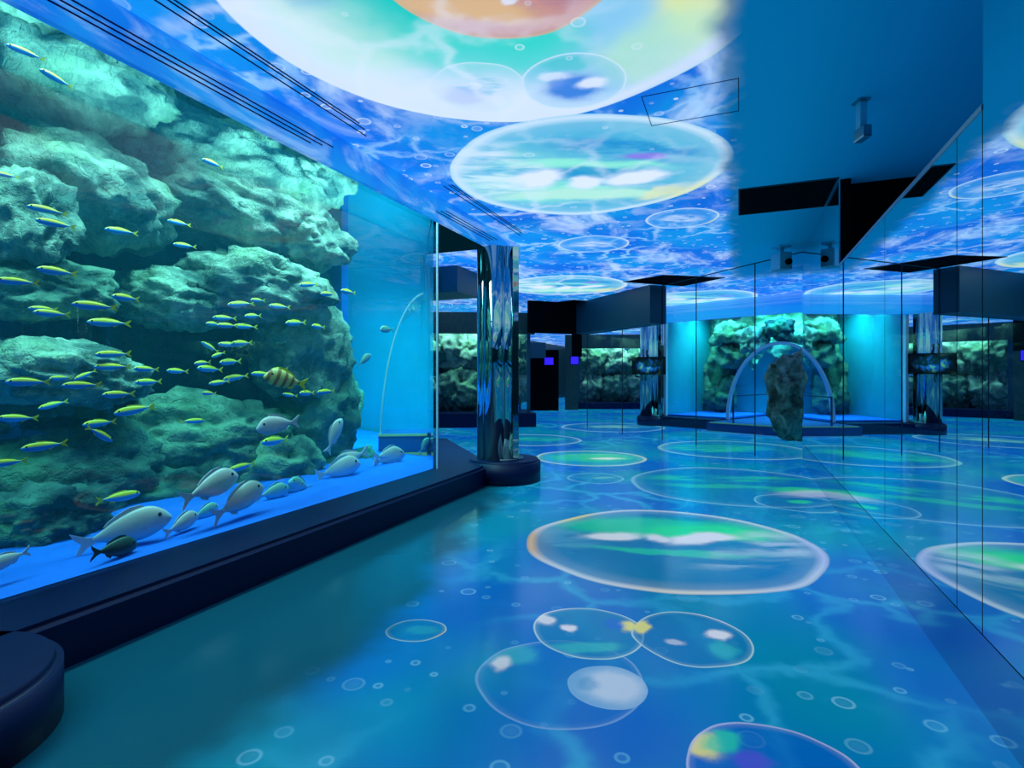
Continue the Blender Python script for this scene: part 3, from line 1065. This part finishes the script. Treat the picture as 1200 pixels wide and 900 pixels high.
TANK_ROCKS = [
    (-4.5, 4.86, 2.86, 0.48, 0.33, 1.0, 'pale round boulder just under the water, beside the blue panel'),
    (-4.8, 2.72, 2.75, 0.64, 0.39, 1.0, 'big pale boulder high in the long tank, behind the upper yellow-backed fish'),
    (-4.75, 4.01, 2.98, 0.89, 0.38, 0.9, 'long pale sloping boulder high in the long tank'),
    (-4.5, 4.2, 2.22, 0.71, 0.31, 1.0, 'pale ledge jutting over a dark hollow in the rock wall'),
    (-4.8, 3.5, 2.01, 0.5, 0.28, 0.9, 'pale flat boulder at the edge of the dark hollow in the rock wall'),
    (-4.5, 2.41, 1.31, 0.54, 0.23, 1.0, 'broad pale ledge behind the densest row of yellow-backed fish'),
    (-4.6, 4.94, 1.6, 0.62, 0.61, 0.9, 'knobbly pale rock stack under the ledge, beside the blue panel'),
    (-4.65, 5.19, 0.75, 0.6, 0.61, 0.7, 'mossy rock at the foot of the knobbly stack beside the blue panel'),
    (-4.7, 3.87, 0.66, 0.9, 0.44, 0.75, 'wide mossy boulder under the dark hollow, above the two largest upswimming breams'),
    (-4.6, 2.49, 0.55, 0.61, 0.39, 0.5, 'dark boulder below the broad pale ledge'),
    (-4.6, 3.24, 0.24, 0.61, 0.35, 0.6, 'dark low boulder behind the largest white bream'),
    (-4.55, 4.3, 0.25, 0.69, 0.42, 0.7, 'mossy low boulder between the breams and the blue panel'),
    (-4.7, 2.36, 1.92, 0.42, 0.22, 0.8, 'mossy rock above the broad pale ledge'),
    (-4.6, 2.21, 2.36, 0.24, 0.35, 0.9, 'pale upright boulder at the camera end of the upper rock wall'),
    (-4.5, 5.35, 0.07, 0.61, 0.31, 0.6, 'dark low rock at the far foot of the rock wall, by the blue panel'),
    (-4.2, 2.11, 0.37, 0.33, 0.22, 0.5, 'dark rock lying on the blue sand below the dark boulder'),
]


for i, (x, y, z, ly, hz, b, lab) in enumerate(TANK_ROCKS):
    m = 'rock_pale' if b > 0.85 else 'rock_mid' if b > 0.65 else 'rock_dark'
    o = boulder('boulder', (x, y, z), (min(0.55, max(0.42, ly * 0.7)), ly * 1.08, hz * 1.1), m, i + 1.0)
    o.rotation_euler = (R(random.uniform(-8, 8)), R(random.uniform(-6, 6)), R(random.uniform(-10, 10)))
    tag(o, lab, 'rock', 'boulders of the long tank')


# ------------------------------------------------------------------ fish
def fish_meshes(kind):
    """unit-length fish, head towards +X"""
    prof = {
        'fusilier': [(-0.36, .012, .008, .005), (-0.30, .022, .014, .003), (-0.15, .07, .035, .0), (0.05, .102, .05, .0), (0.22, .105, .052, .0), (0.36, .085, .045, .0), (0.45, .05, .03, -.004), (0.5, .008, .006, -.008)],
        'bream': [(-0.34, .028, .010, .01), (-0.27, .05, .02, .01), (-0.12, .125, .05, .005), (0.05, .178, .07, .0), (0.20, .192, .075, .0), (0.33, .165, .068, -.005), (0.43, .105, .05, -.025), (0.49, .04, .025, -.045), (0.505, .012, .01, -.05)]}[kind]
    n = 18
    v, f = [], []
    # refine the profile smoothly
    fine = []
    for i in range(len(prof) - 1):
        for k in range(3):
            t = k / 3
            p0, p1, p2, p3 = prof[max(0, i - 1)], prof[i], prof[i + 1], prof[min(len(prof) - 1, i + 2)]
            fine.append([0.5 * (2 * b + (c - a) * t + (2 * a - 5 * b + 4 * c - d) * t * t + (3 * b - a - 3 * c + d) * t ** 3) for a, b, c, d in zip(p0, p1, p2, p3)])
    fine.append(prof[-1])
    for x, hh, ww, zc in fine:
        for k in range(n):
            a = 2 * math.pi * k / n
            v.append((x, ww * math.cos(a), zc + hh * math.sin(a)))
    m = len(fine)
    for i in range(m - 1):
        for k in range(n):
            f.append([i * n + k, i * n + (k + 1) % n, (i + 1) * n + (k + 1) % n, (i + 1) * n + k])
    f.append(list(range(n))[::-1])
    f.append([(m - 1) * n + k for k in range(n)])
    body = (v, f)

    def fin(outline, th):
        k = len(outline)
        vv = [(x, -th, z) for x, z in outline] + [(x, th, z) for x, z in outline]
        ff = [list(range(k))[::-1], [k + i for i in range(k)]] + [[i, (i + 1) % k, k + (i + 1) % k, k + i] for i in range(k)]
        return vv, ff
    if kind == 'fusilier':
        tail = fin([(-0.33, .02), (-0.40, .05), (-0.50, .105), (-0.485, .06), (-0.43, .0), (-0.485, -.06), (-0.50, -.095), (-0.40, -.045), (-0.33, -.018)], .006)
        dorsal = fin([(0.22, .09), (0.16, .13), (0.0, .125), (-0.15, .09), (-0.22, .065), (-0.15, .055), (0.05, .085)], .005)
    else:
        tail = fin([(-0.30, .03), (-0.40, .075), (-0.52, .165), (-0.50, .09), (-0.44, .005), (-0.50, -.08), (-0.52, -.145), (-0.40, -.055), (-0.30, -.02)], .008)
        dorsal = fin([(0.25, .17), (0.20, .225), (0.08, .235), (-0.05, .20), (-0.16, .15), (-0.21, .105), (-0.1, .12), (0.08, .16)], .006)
    anal = fin([(-0.05, -.12 if kind == 'bream' else -.06), (-0.10, -.175 if kind == 'bream' else -.11), (-0.19, -.12 if kind == 'bream' else -.07), (-0.22, -.06 if kind == 'bream' else -.03)], .005)
    return body, tail, dorsal, anal


def make_fish(name, kind, skin, finm, eye=True):
    root = empty(name)
    body, tail, dorsal, anal = fish_meshes(kind)
    b = obj('body', *body, skin, root, smooth=True)
    fix_normals(b)
    obj('tail_fin', *tail, finm, root)
    obj('dorsal_fin', *dorsal, finm, root)
    obj('anal_fin', *anal, finm, root)
    if eye:
        ex, ez, ew, r_ = (0.40, .03, .036, .022) if kind == 'fusilier' else (0.36, .045, .052, .026)
        for s in (-1, 1):
            bm = bmesh.new()
            bmesh.ops.create_uvsphere(bm, u_segments=10, v_segments=6, radius=r_)
            me = bpy.data.meshes.new('eye')
            bm.to_mesh(me)
            bm.free()
            me.materials.append(M['eye'])
            o = bpy.data.objects.new('eye', me)
            COL.objects.link(o)
            o.location = (ex, s * ew, ez)
            o.parent = b
    return root


def copy_tree(root):
    r = root.copy()
    COL.objects.link(r)
    for ch in root.children:
        c = ch.copy()
        COL.objects.link(c)
        c.parent = r
        for g in ch.children:
            d = g.copy()
            COL.objects.link(d)
            d.parent = c
    return r


def place(o, x, y, z, L, ang, right):
    o.location = (x, y, z)
    o.scale = (L, L, L)
    yaw = 90 if right else -90
    e = ang if right else -ang
    o.rotation_euler = (0, R(-e), R(yaw + random.uniform(-14, 14)))


first = None
for (x, y, z, L, ang, rt) in FUSILIERS:
    if first is None:
        first = o = make_fish('fusilier_fish', 'fusilier', 'fusilier', 'fin_yellow')
    else:
        o = copy_tree(first)
    place(o, x, y, z, L, ang, rt)
    if rt:
        lab = 'slim yellow-backed blue fish swimming against the school, ' + ('nose down under the broad pale ledge' if ang < -10 else 'dim, low over the dark boulder' if z < 0.7 else 'before the wide mossy boulder')
    elif abs(ang) > 12:
        lab = 'slim yellow-backed blue fish tilted steeply, ' + ('nose up' if ang < 0 else 'nose down') + (' near the water surface' if z > 2.5 else ' before the dark hollow' if y > 2.9 else ' by the broad pale ledge')
    elif z > 2.15:
        lab = 'slim yellow-backed blue fish swimming high before the upper pale boulders'
    elif z < 1.0:
        lab = 'slim yellow-backed blue fish swimming low before the dark boulders'
    elif y > 4.0:
        lab = 'small slim yellow-backed blue fish before the knobbly rock stack by the blue panel'
    elif y > 2.75:
        lab = 'small slim yellow-backed blue fish in the cluster before the dark hollow'
    else:
        lab = 'slim yellow-backed blue fish in the row before the broad pale ledge'
    tag(o, lab, 'fish', 'yellow-backed fish schooling before the rock wall')

protos = {}
BL = {0: ('pinkish white bream with deep body and forked tail near the tank floor', 'pale breams near the tank floor'),
      1: ('small pale bluish-green bream half hidden among the white ones', 'bluish breams low in the tank'),
      2: ('dark olive surgeonfish low over the bright blue sand', None),
      3: ('yellow fish with brown tiger stripes and bright yellow tail', None)}
bream_labels = {
    0: ['white bream swimming upward, highest of the two big upswimming ones', 'pinkish white bream swimming upward just under another like it',
        'largest white bream, close to the glass above the blue sand', 'small white bream between the largest bream and the upswimming pair',
        'white bream low over the sand beside the round column base', 'pinkish bream hovering alone before the mossy boulder',
        'white bream with its belly near the sand, in front of the blue panel', 'pinkish white bream facing away from the chrome column, by the tunnel kerb',
        'pale bream in front of the yellow-edged tunnel kerb', 'white bream low on the sand just below the tunnel kerb',
        'slim pale bream swimming steeply upward before the blue panel'],
    1: ['small bluish bream beside the largest white bream', 'small bluish bream close behind the pinkish upswimming bream',
        'small yellowish-blue bream resting on the sand edge', 'small bluish bream turned nose down over the sand',
        'tiny pale bream tilted upward before the tunnel shell', 'tiny pale bream high beside the tunnel shell', 'tiny pale bream over the yellow kerb edge'],
    2: [BL[2][0]], 3: [BL[3][0]]}
for (x, y, z, L, ang, rt, k) in BREAMS:
    if k not in protos:
        skin, fn = [('bream', 'fin_pale'), ('blue', 'fin_blue'), ('dark', 'fin_dark'), ('striped', 'fin_yellow')][k]
        protos[k] = o = make_fish({0: 'bream_fish', 1: 'blue_bream_fish', 2: 'surgeonfish', 3: 'striped_fish'}[k], 'bream', skin, fn)
    else:
        o = copy_tree(protos[k])
    place(o, x + (0.08 if k == 2 else 0), y, max(z, 0.31 if k == 2 else 0.27 + 0.17 * L), L, ang, rt)
    tag(o, bream_labels[k].pop(0), 'fish', BL[k][1])

# ------------------------------------------------------------------ acrylic tunnel inside the end of the long tank


def arch_shell(name, w, hgt, depth, th, mat, parent, n=36, a0=0):
    v, f = [], []
    for i in range(n + 1):
        a = R(a0 + (180 - a0) * i / n)
        for rr, yy in ((0, 0), (th, 0), (th, depth), (0, depth)):
            v.append(((w - rr) * math.cos(a), yy, (hgt - rr) * math.sin(a)))
    for i in range(n):
        for k in range(4):
            f.append([i * 4 + k, i * 4 + (k + 1) % 4, (i + 1) * 4 + (k + 1) % 4, (i + 1) * 4 + k])
    o = obj(name, v, f, mat, parent, smooth=False)
    fix_normals(o)
    return o


tun = tag(empty('acrylic_tunnel', (-3.86, 6.38, 0.27), R(28)), 'curved clear acrylic tunnel shell with yellow-edged kerb inside the end of the long tank', 'tunnel')
arch_shell('tube', 0.62, 2.15, 0.7, 0.03, 'glass', tun, 30, 95)
arch_shell('rim', 0.63, 2.16, 0.012, 0.022, 'acrylic_edge', tun, 30, 95)
kb = box('kerb', (-0.64, -0.02, -0.06), (0.0, 0.7, 0.26), 'deep_panel', tun, bevel=0.01)
box('kerb_edge', (-0.64, -0.035, 0.235), (0.0, -0.02, 0.265), 'yellow', kb)
box('sill_edge', (-0.64, -0.045, -0.03), (0.0, -0.02, 0.015), 'yellow', kb)

# ------------------------------------------------------------------ soffit return behind the chrome column
struct(box('trim_3', (-9, 8.15, 2.72), (-4.35, 9.0, CEIL), 'header'))

# ------------------------------------------------------------------ glass partition set at forty-five degrees
FA, FB = Vector((0.865, 9.23, 0)), Vector((-3.57, 13.67, 0))
fd = (FB - FA).normalized()
wp_ = struct(empty('wall_partition', (0, 0, 0)))
cuts = [0.0, 0.88, 2.27, 3.27, 4.7, 6.27]
ang = math.atan2(fd.y, fd.x)
for a, b in zip(cuts, cuts[1:]):
    zt = CEIL - 0.003 if b < 3.5 else 2.36
    g = box('glass_pane', (a + 0.005, -0.006, 0.005), (b - 0.005, 0.006, zt), 'partition', wp_)
    g.location = FA
    g.rotation_euler = (0, 0, ang)
for a in cuts[1:]:
    zt = CEIL - 0.003 if a < 3.3 else 2.36
    g = box('seam_strip', (a - 0.005, -0.008, 0.0), (a + 0.005, 0.008, zt), 'seam', wp_)
    g.location = FA
    g.rotation_euler = (0, 0, ang)
g = box('head_channel', (0, -0.012, CEIL - 0.012), (3.27, 0.012, CEIL), 'seam', wp_)
g.location = FA
g.rotation_euler = (0, 0, ang)
# header above the far half of the partition
hd = struct(empty('trim_4', (0, 0, 0)))
for nm, a, b, mt in (('header_panel', 3.27, 3.42, 'header'), ('header_panel', 3.44, 4.9, 'header'), ('header_panel', 4.93, 6.0, 'header'), ('header_panel', 6.02, 6.3, 'header')):
    g = box(nm, (a, -0.1, 2.37), (b, -0.02, CEIL - 0.002), mt, hd, bevel=0.004)
    g.location = FA
    g.rotation_euler = (0, 0, ang)
g = box('header_core', (3.275, -0.09, 2.375), (6.3, 0.3, CEIL - 0.004), 'header', hd)
g.location = FA
g.rotation_euler = (0, 0, ang)
g = box('header_end', (6.3, -0.1, 2.37), (6.42, 1.6, CEIL - 0.002), 'black', hd)
g.location = FA
g.rotation_euler = (0, 0, ang)

# ------------------------------------------------------------------ tunnel tank beyond the partition
TT = empty('tunnel_aquarium', (0.87, 13.9, 0), R(-25))   # local +X along the face to the right, +Y away
tag(TT, 'far aquarium with an acrylic arch tunnel at its middle, on a navy plinth', 'aquarium')
box('plinth', (-3.55, -0.35, 0), (-1.35, 3.0, 0.25), 'navy', TT, bevel=0.03)
box('plinth', (1.35, -0.35, 0), (5.0, 3.0, 0.25), 'navy', TT, bevel=0.03)
AW, AH = 1.24, 1.82
# face pane with an arch cut out: strip fan between arch and outer rectangle
v, f = [], []
n = 40
for i in range(n + 1):
    a = math.pi * i / n
    ax, az = AW * math.cos(a), 0.25 + AH * math.sin(a)
    k = max(abs(math.cos(a)) / 2.2, abs(math.sin(a)) / 2.55)
    ox, oz = math.cos(a) / k, 0.25 + math.sin(a) / k
    v += [(ax, 0, az), (ox, 0, oz), (ax, 0.05, az), (ox, 0.05, oz)]
for i in range(n):
    b = i * 4
    f += [[b, b + 1, b + 5, b + 4], [b + 2, b + 6, b + 7, b + 3]]
fp = obj('face_pane', v, f, 'glass', TT)
fix_normals(fp)
box('left_pane', (-2.95, 0, 0.25), (-2.2, 0.05, 2.8), 'glass', TT)
box('right_pane', (2.2, 0, 0.25), (4.6, 0.05, 2.8), 'glass', TT)
box('corner_post', (-3.0, -0.03, 0.25), (-2.93, 0.06, 2.8), 'acrylic_edge', TT)
box('fascia', (-3.6, -0.12, 2.72), (5.0, 0.0, 3.15), 'fascia', TT)
box('back_panel', (-3.0, 2.45, 0.0), (0.15, 2.55, 3.1), 'teal_panel', TT)
box('blue_panel', (0.15, 2.9, 0.0), (5.0, 3.1, 3.9), 'blue_panel', TT)
box('side_panel', (-3.04, 0.08, 0.25), (-2.97, 2.5, 3.1), 'teal_panel', TT)
box('tank_floor', (-2.95, 0.06, 0.25), (-1.3, 2.95, 0.29), 'sand', TT)
box('tank_floor', (1.3, 0.06, 0.25), (4.6, 2.95, 0.29), 'sand', TT)
tu = arch_shell('tunnel_tube', AW, AH, 2.6, 0.03, 'glass', TT)
tu.location = (0, 0.02, 0.25)
rm = arch_shell('tunnel_rim', AW + 0.02, AH + 0.02, 0.08, 0.07, 'acrylic_edge', TT)
rm.location = (0, -0.06, 0.25)
thr = box('threshold', (-1.4, -0.75, 0), (1.4, 2.9, 0.22), 'deep_panel', TT, bevel=0.02)
box('threshold_edge', (-1.3, -0.77, 0.20), (1.3, -0.74, 0.225), 'yellow', thr)
box('kick_strip', (-1.5, -0.80, 0.0), (1.4, -0.76, 0.02), 'acrylic_edge', thr)
for s in (-1, 1):
    rl = box('handrail_post', (s * 0.82 - 0.015, -0.6, 0.22), (s * 0.82 + 0.015, -0.57, 0.85), 'seam', TT)
    box('handrail', (s * 0.82 - 0.012, -0.6, 0.83), (s * 0.82 + 0.012, 1.6, 0.86), 'seam', rl)


def tworld(x, y, z):
    return Matrix.Translation((0.87, 13.9, 0)) @ Matrix.Rotation(R(-25), 4, 'Z') @ Vector((x, y, z))


gx, gz = 60, 48
v, f = [], []
for j in range(gz + 1):
    for i in range(gx + 1):
        x = -2.95 + 3.05 * i / gx
        z = 0.28 + 2.75 * j / gz
        v.append((x, 2.25 - 0.35 * rocknoise(Vector((x * 1.6 + 9, 0.0, z * 1.5))) - 0.06 * noise.noise((x * 6, z * 6, 4)), z))
for j in range(gz):
    for i in range(gx):
        x, z = -2.95 + 3.05 * (i + 0.5) / gx, 0.28 + 2.75 * (j + 0.5) / gz
        if (x / 1.34) ** 2 + ((z - 0.25) / 1.92) ** 2 > 1.0 and (x < -2.35 or z > 1.75 + 0.25 * math.sin(x * 9)):
            a = j * (gx + 1) + i
            f.append([a, a + 1, a + gx + 2, a + gx + 1])
obj('rock_backdrop', v, f, 'rock_mid', TT, smooth=True)

far_rocks = [(-2.35, 1.9, 0.75, 0.36, 0.42, 'rock_dark', 'low dark rock on the tank floor between corner post and tunnel arch'),
             (-1.95, 1.8, 1.85, 0.34, 0.36, 'rock_mid', 'mossy rock at mid height beside the tunnel arch, on its column side'),
             (-1.25, 1.4, 2.22, 0.36, 0.34, 'rock_pale', 'pale rock on the shoulder of the tunnel arch, on its column side'),
             (-0.62, 1.5, 2.50, 0.40, 0.30, 'rock_dark', 'dark ledge of rock above the tunnel arch, next to the blue panel'),
             (-2.05, 1.7, 2.45, 0.42, 0.36, 'rock_mid', 'mossy rock under the tank edge between corner post and tunnel arch'),
             (-2.55, 2.3, 1.35, 0.34, 0.95, 'rock_dark', 'slim dark rock rising behind the corner post of the tunnel aquarium'),
             (1.9, 1.7, 1.5, 0.5, 1.1, 'rock_mid', 'tall mossy rock on the blue panel side of the tunnel arch')]
for i, (x, y, z, sx, sz, mt, lab) in enumerate(far_rocks):
    p = tworld(x, y, z)
    o = boulder('tank_rock', p, (sx, 0.35, sz), mt, 40 + i * 1.7, 4, 0.75, rz=R(-25 + 20 * math.sin(i * 2.0)))
    tag(o, lab, 'rock', 'rocks in the tunnel aquarium')
o = boulder('standing_rock', (1.02, 12.45, 0.82), (0.50, 0.50, 0.92), 'rock_dry', 61, 5, 0.4, R(10))
tag(o, 'tall brown-grey craggy rock standing on the floor before the tunnel arch', 'rock')

C2 = tworld(-3.25, -0.15, 0)
c2 = column((C2.x, C2.y), 0.25, 2.72, 'lobed chrome column with a monitor beside it, at the corner of the tunnel aquarium', R(20), 0.42, 0.25)


def monitor(loc, rz, w, hgt, label):
    t = tag(empty('wall_monitor', loc, rz), label, 'monitor')
    hs = box('housing', (-w / 2, 0.0, -hgt / 2), (w / 2, 0.06, hgt / 2), 'black', t, bevel=0.008)
    box('screen', (-w / 2 + 0.02, -0.004, -hgt / 2 + 0.02), (w / 2 - 0.02, 0.002, hgt / 2 - 0.02), 'monitor', hs)
    box('bracket', (-0.04, 0.06, -0.05), (0.04, 0.16, 0.05), 'metal', t)
    return t


m1 = tworld(-3.12, -0.55, 1.58)
monitor(m1, R(5), 0.86, 0.46, 'flat monitor with a glowing blue picture mounted on the chrome column')

# ------------------------------------------------------------------ distant rock tanks


def rock_tank(name, loc, rz, w, z0, z1, label, rl, seeds):
    t = tag(empty(name, loc, rz), label, 'aquarium')
    box('plinth', (-w / 2 - 0.2, -0.3, 0), (w / 2 + 0.2, 1.5, z0), 'navy', t, bevel=0.02)
    box('glass_front', (-w / 2, 0, z0), (w / 2, 0.04, z1), 'glass', t)
    box('back_panel', (-w / 2, 1.4, z0), (w / 2, 1.5, z1 + 0.4), 'deep_panel', t)
    box('frame_post', (-w / 2 - 0.2, -0.02, z0), (-w / 2, 0.1, z1), 'header', t)
    box('frame_post', (w / 2, -0.02, z0), (w / 2 + 0.08, 0.1, z1), 'header', t)
    box('top_beam', (-w / 2 - 0.2, -0.05, z1), (w / 2 + 0.2, 0.15, z1 + 0.55), 'dark', t)
    mw = Matrix.Translation(loc) @ Matrix.Rotation(rz, 4, 'Z')
    nr = 0
    for iz in range(2):
        for ix in range(max(2, round(w / 1.1))):
            k = max(2, round(w / 1.1))
            p = mw @ Vector((-w / 2 + w * (ix + 0.5) / k, 0.85, z0 + (z1 - z0) * (0.28 + 0.5 * iz)))
            o = boulder('reef_rock', p, (w / k * 0.6, 0.5, (z1 - z0) * 0.32), ('rock_pale', 'rock_mid')[(ix + iz) % 2], seeds + nr * 2.3, 5, 0.6, rz=rz)
            tag(o, ('pale ', 'mossy ')[(ix + iz) % 2] + rl + (', lower row', ', upper row')[iz], 'rock', 'rocks ' + rl.split(', ')[1])
            nr += 1
    area = area_lamp('reef_lamp', mw @ Vector((0, 0.22, z1 + 0.4)), w * 0.9, 0.12, 20 * w, (0.35, 1.0, 0.90), (R(22), 0, rz))
    return t


rock_tank('reef_aquarium', (-6.6, 12.6, 0), R(28), 3.4, 0.36, 2.4, 'rock-filled aquarium seen past the end of the long tank, below the dark soffit', 'craggy rock, in the aquarium past the long tank', 70)
rock_tank('reef_aquarium', (-4.5, 22.0, 0), R(20), 3.0, 0.25, 2.42, 'distant rock-filled aquarium framed beneath the hanging header', 'craggy rock, in the distant aquarium beneath the header', 90)
monitor((-2.95, 18.9, 1.42), R(12), 0.62, 0.30, 'small dark monitor hanging before the distant rock aquarium')

# dark hall beyond the chrome column
dh = struct(empty('wall_dark_hall', (0, 0, 0)))
for k, (x, y, w, z0, z1, mt) in enumerate([(-8.6, 19.5, 1.6, 0, 2.4, 'dark'), (-6.9, 19.8, 1.2, 0, 2.3, 'black'), (-6.0, 20.6, 0.5, 0, 2.9, 'dark'), (-5.4, 19.2, 0.35, 2.0, 3.15, 'black'), (-7.4, 18.2, 2.2, 1.95, 2.5, 'header')]):
    g = box('wall_panel', (-w / 2, -0.1, z0), (w / 2, 0.1, z1), mt, dh, bevel=0.01)
    g.location = (x, y, 0)
    g.rotation_euler = (0, 0, R(22))
for x, y, w, lb in ((-6.5, 19.35, 0.36, 'the wide black hall panel beside the header end'), (-5.35, 18.75, 0.3, 'the slim black post next to the distant rock aquarium')):
    t = tag(empty('blue_lamp', (x, y, 1.86), R(20)), 'violet-blue glowing lamp box on ' + lb, 'lamp', 'blue lamps in the dark hall')
    box('housing', (-w / 2, 0, -0.16), (w / 2, 0.1, 0.16), 'black', t, bevel=0.01)
    box('glow', (-w / 2 + 0.02, -0.01, -0.13), (w / 2 - 0.02, 0.005, 0.13), 'lamp_blue', t)

# ------------------------------------------------------------------ projectors under the ceiling


def projector(loc, rz, label, s=1.0):
    t = tag(empty('ceiling_projector', (loc[0], loc[1], CEIL), rz), label, 'projector')
    box('ceiling_plate', (-0.11 * s, -0.11 * s, -0.02), (0.11 * s, 0.11 * s, 0.0), 'white_paint', t, bevel=0.004)
    box('mount_arm', (-0.03 * s, -0.03 * s, -0.12 * s), (0.03 * s, 0.03 * s, -0.015), 'white_paint', t)
    b = box('body', (-0.11 * s, -0.13 * s, -0.40 * s), (0.11 * s, 0.13 * s, -0.11 * s), 'white_paint', t, bevel=0.02 * s)
    ln = prism('lens', circle(0, 0, 0.05 * s, 24), 0, 0.05 * s, 'black', t, smooth=True)
    ln.location = (0.03 * s, -0.13 * s, -0.28 * s)
    ln.rotation_euler = (R(90), 0, 0)
    return t


projector((0.56, 8.75), R(30), 'boxy white projector hung from the ceiling in the corner of mirror and partition', 0.85)
t = tag(empty('ceiling_sensor', (0.76, 4.32, CEIL), R(20)), 'small slim camera hanging from the plain ceiling over the low mirrors', 'camera')
box('mount_plate', (-0.035, -0.05, -0.012), (0.035, 0.05, 0.0), 'metal', t, bevel=0.003)
box('arm', (-0.022, -0.03, -0.20), (0.022, 0.03, -0.01), 'white_paint', t, bevel=0.006)
hd_ = box('head', (-0.028, -0.075, -0.27), (0.028, 0.045, -0.19), 'metal', t, bevel=0.01)
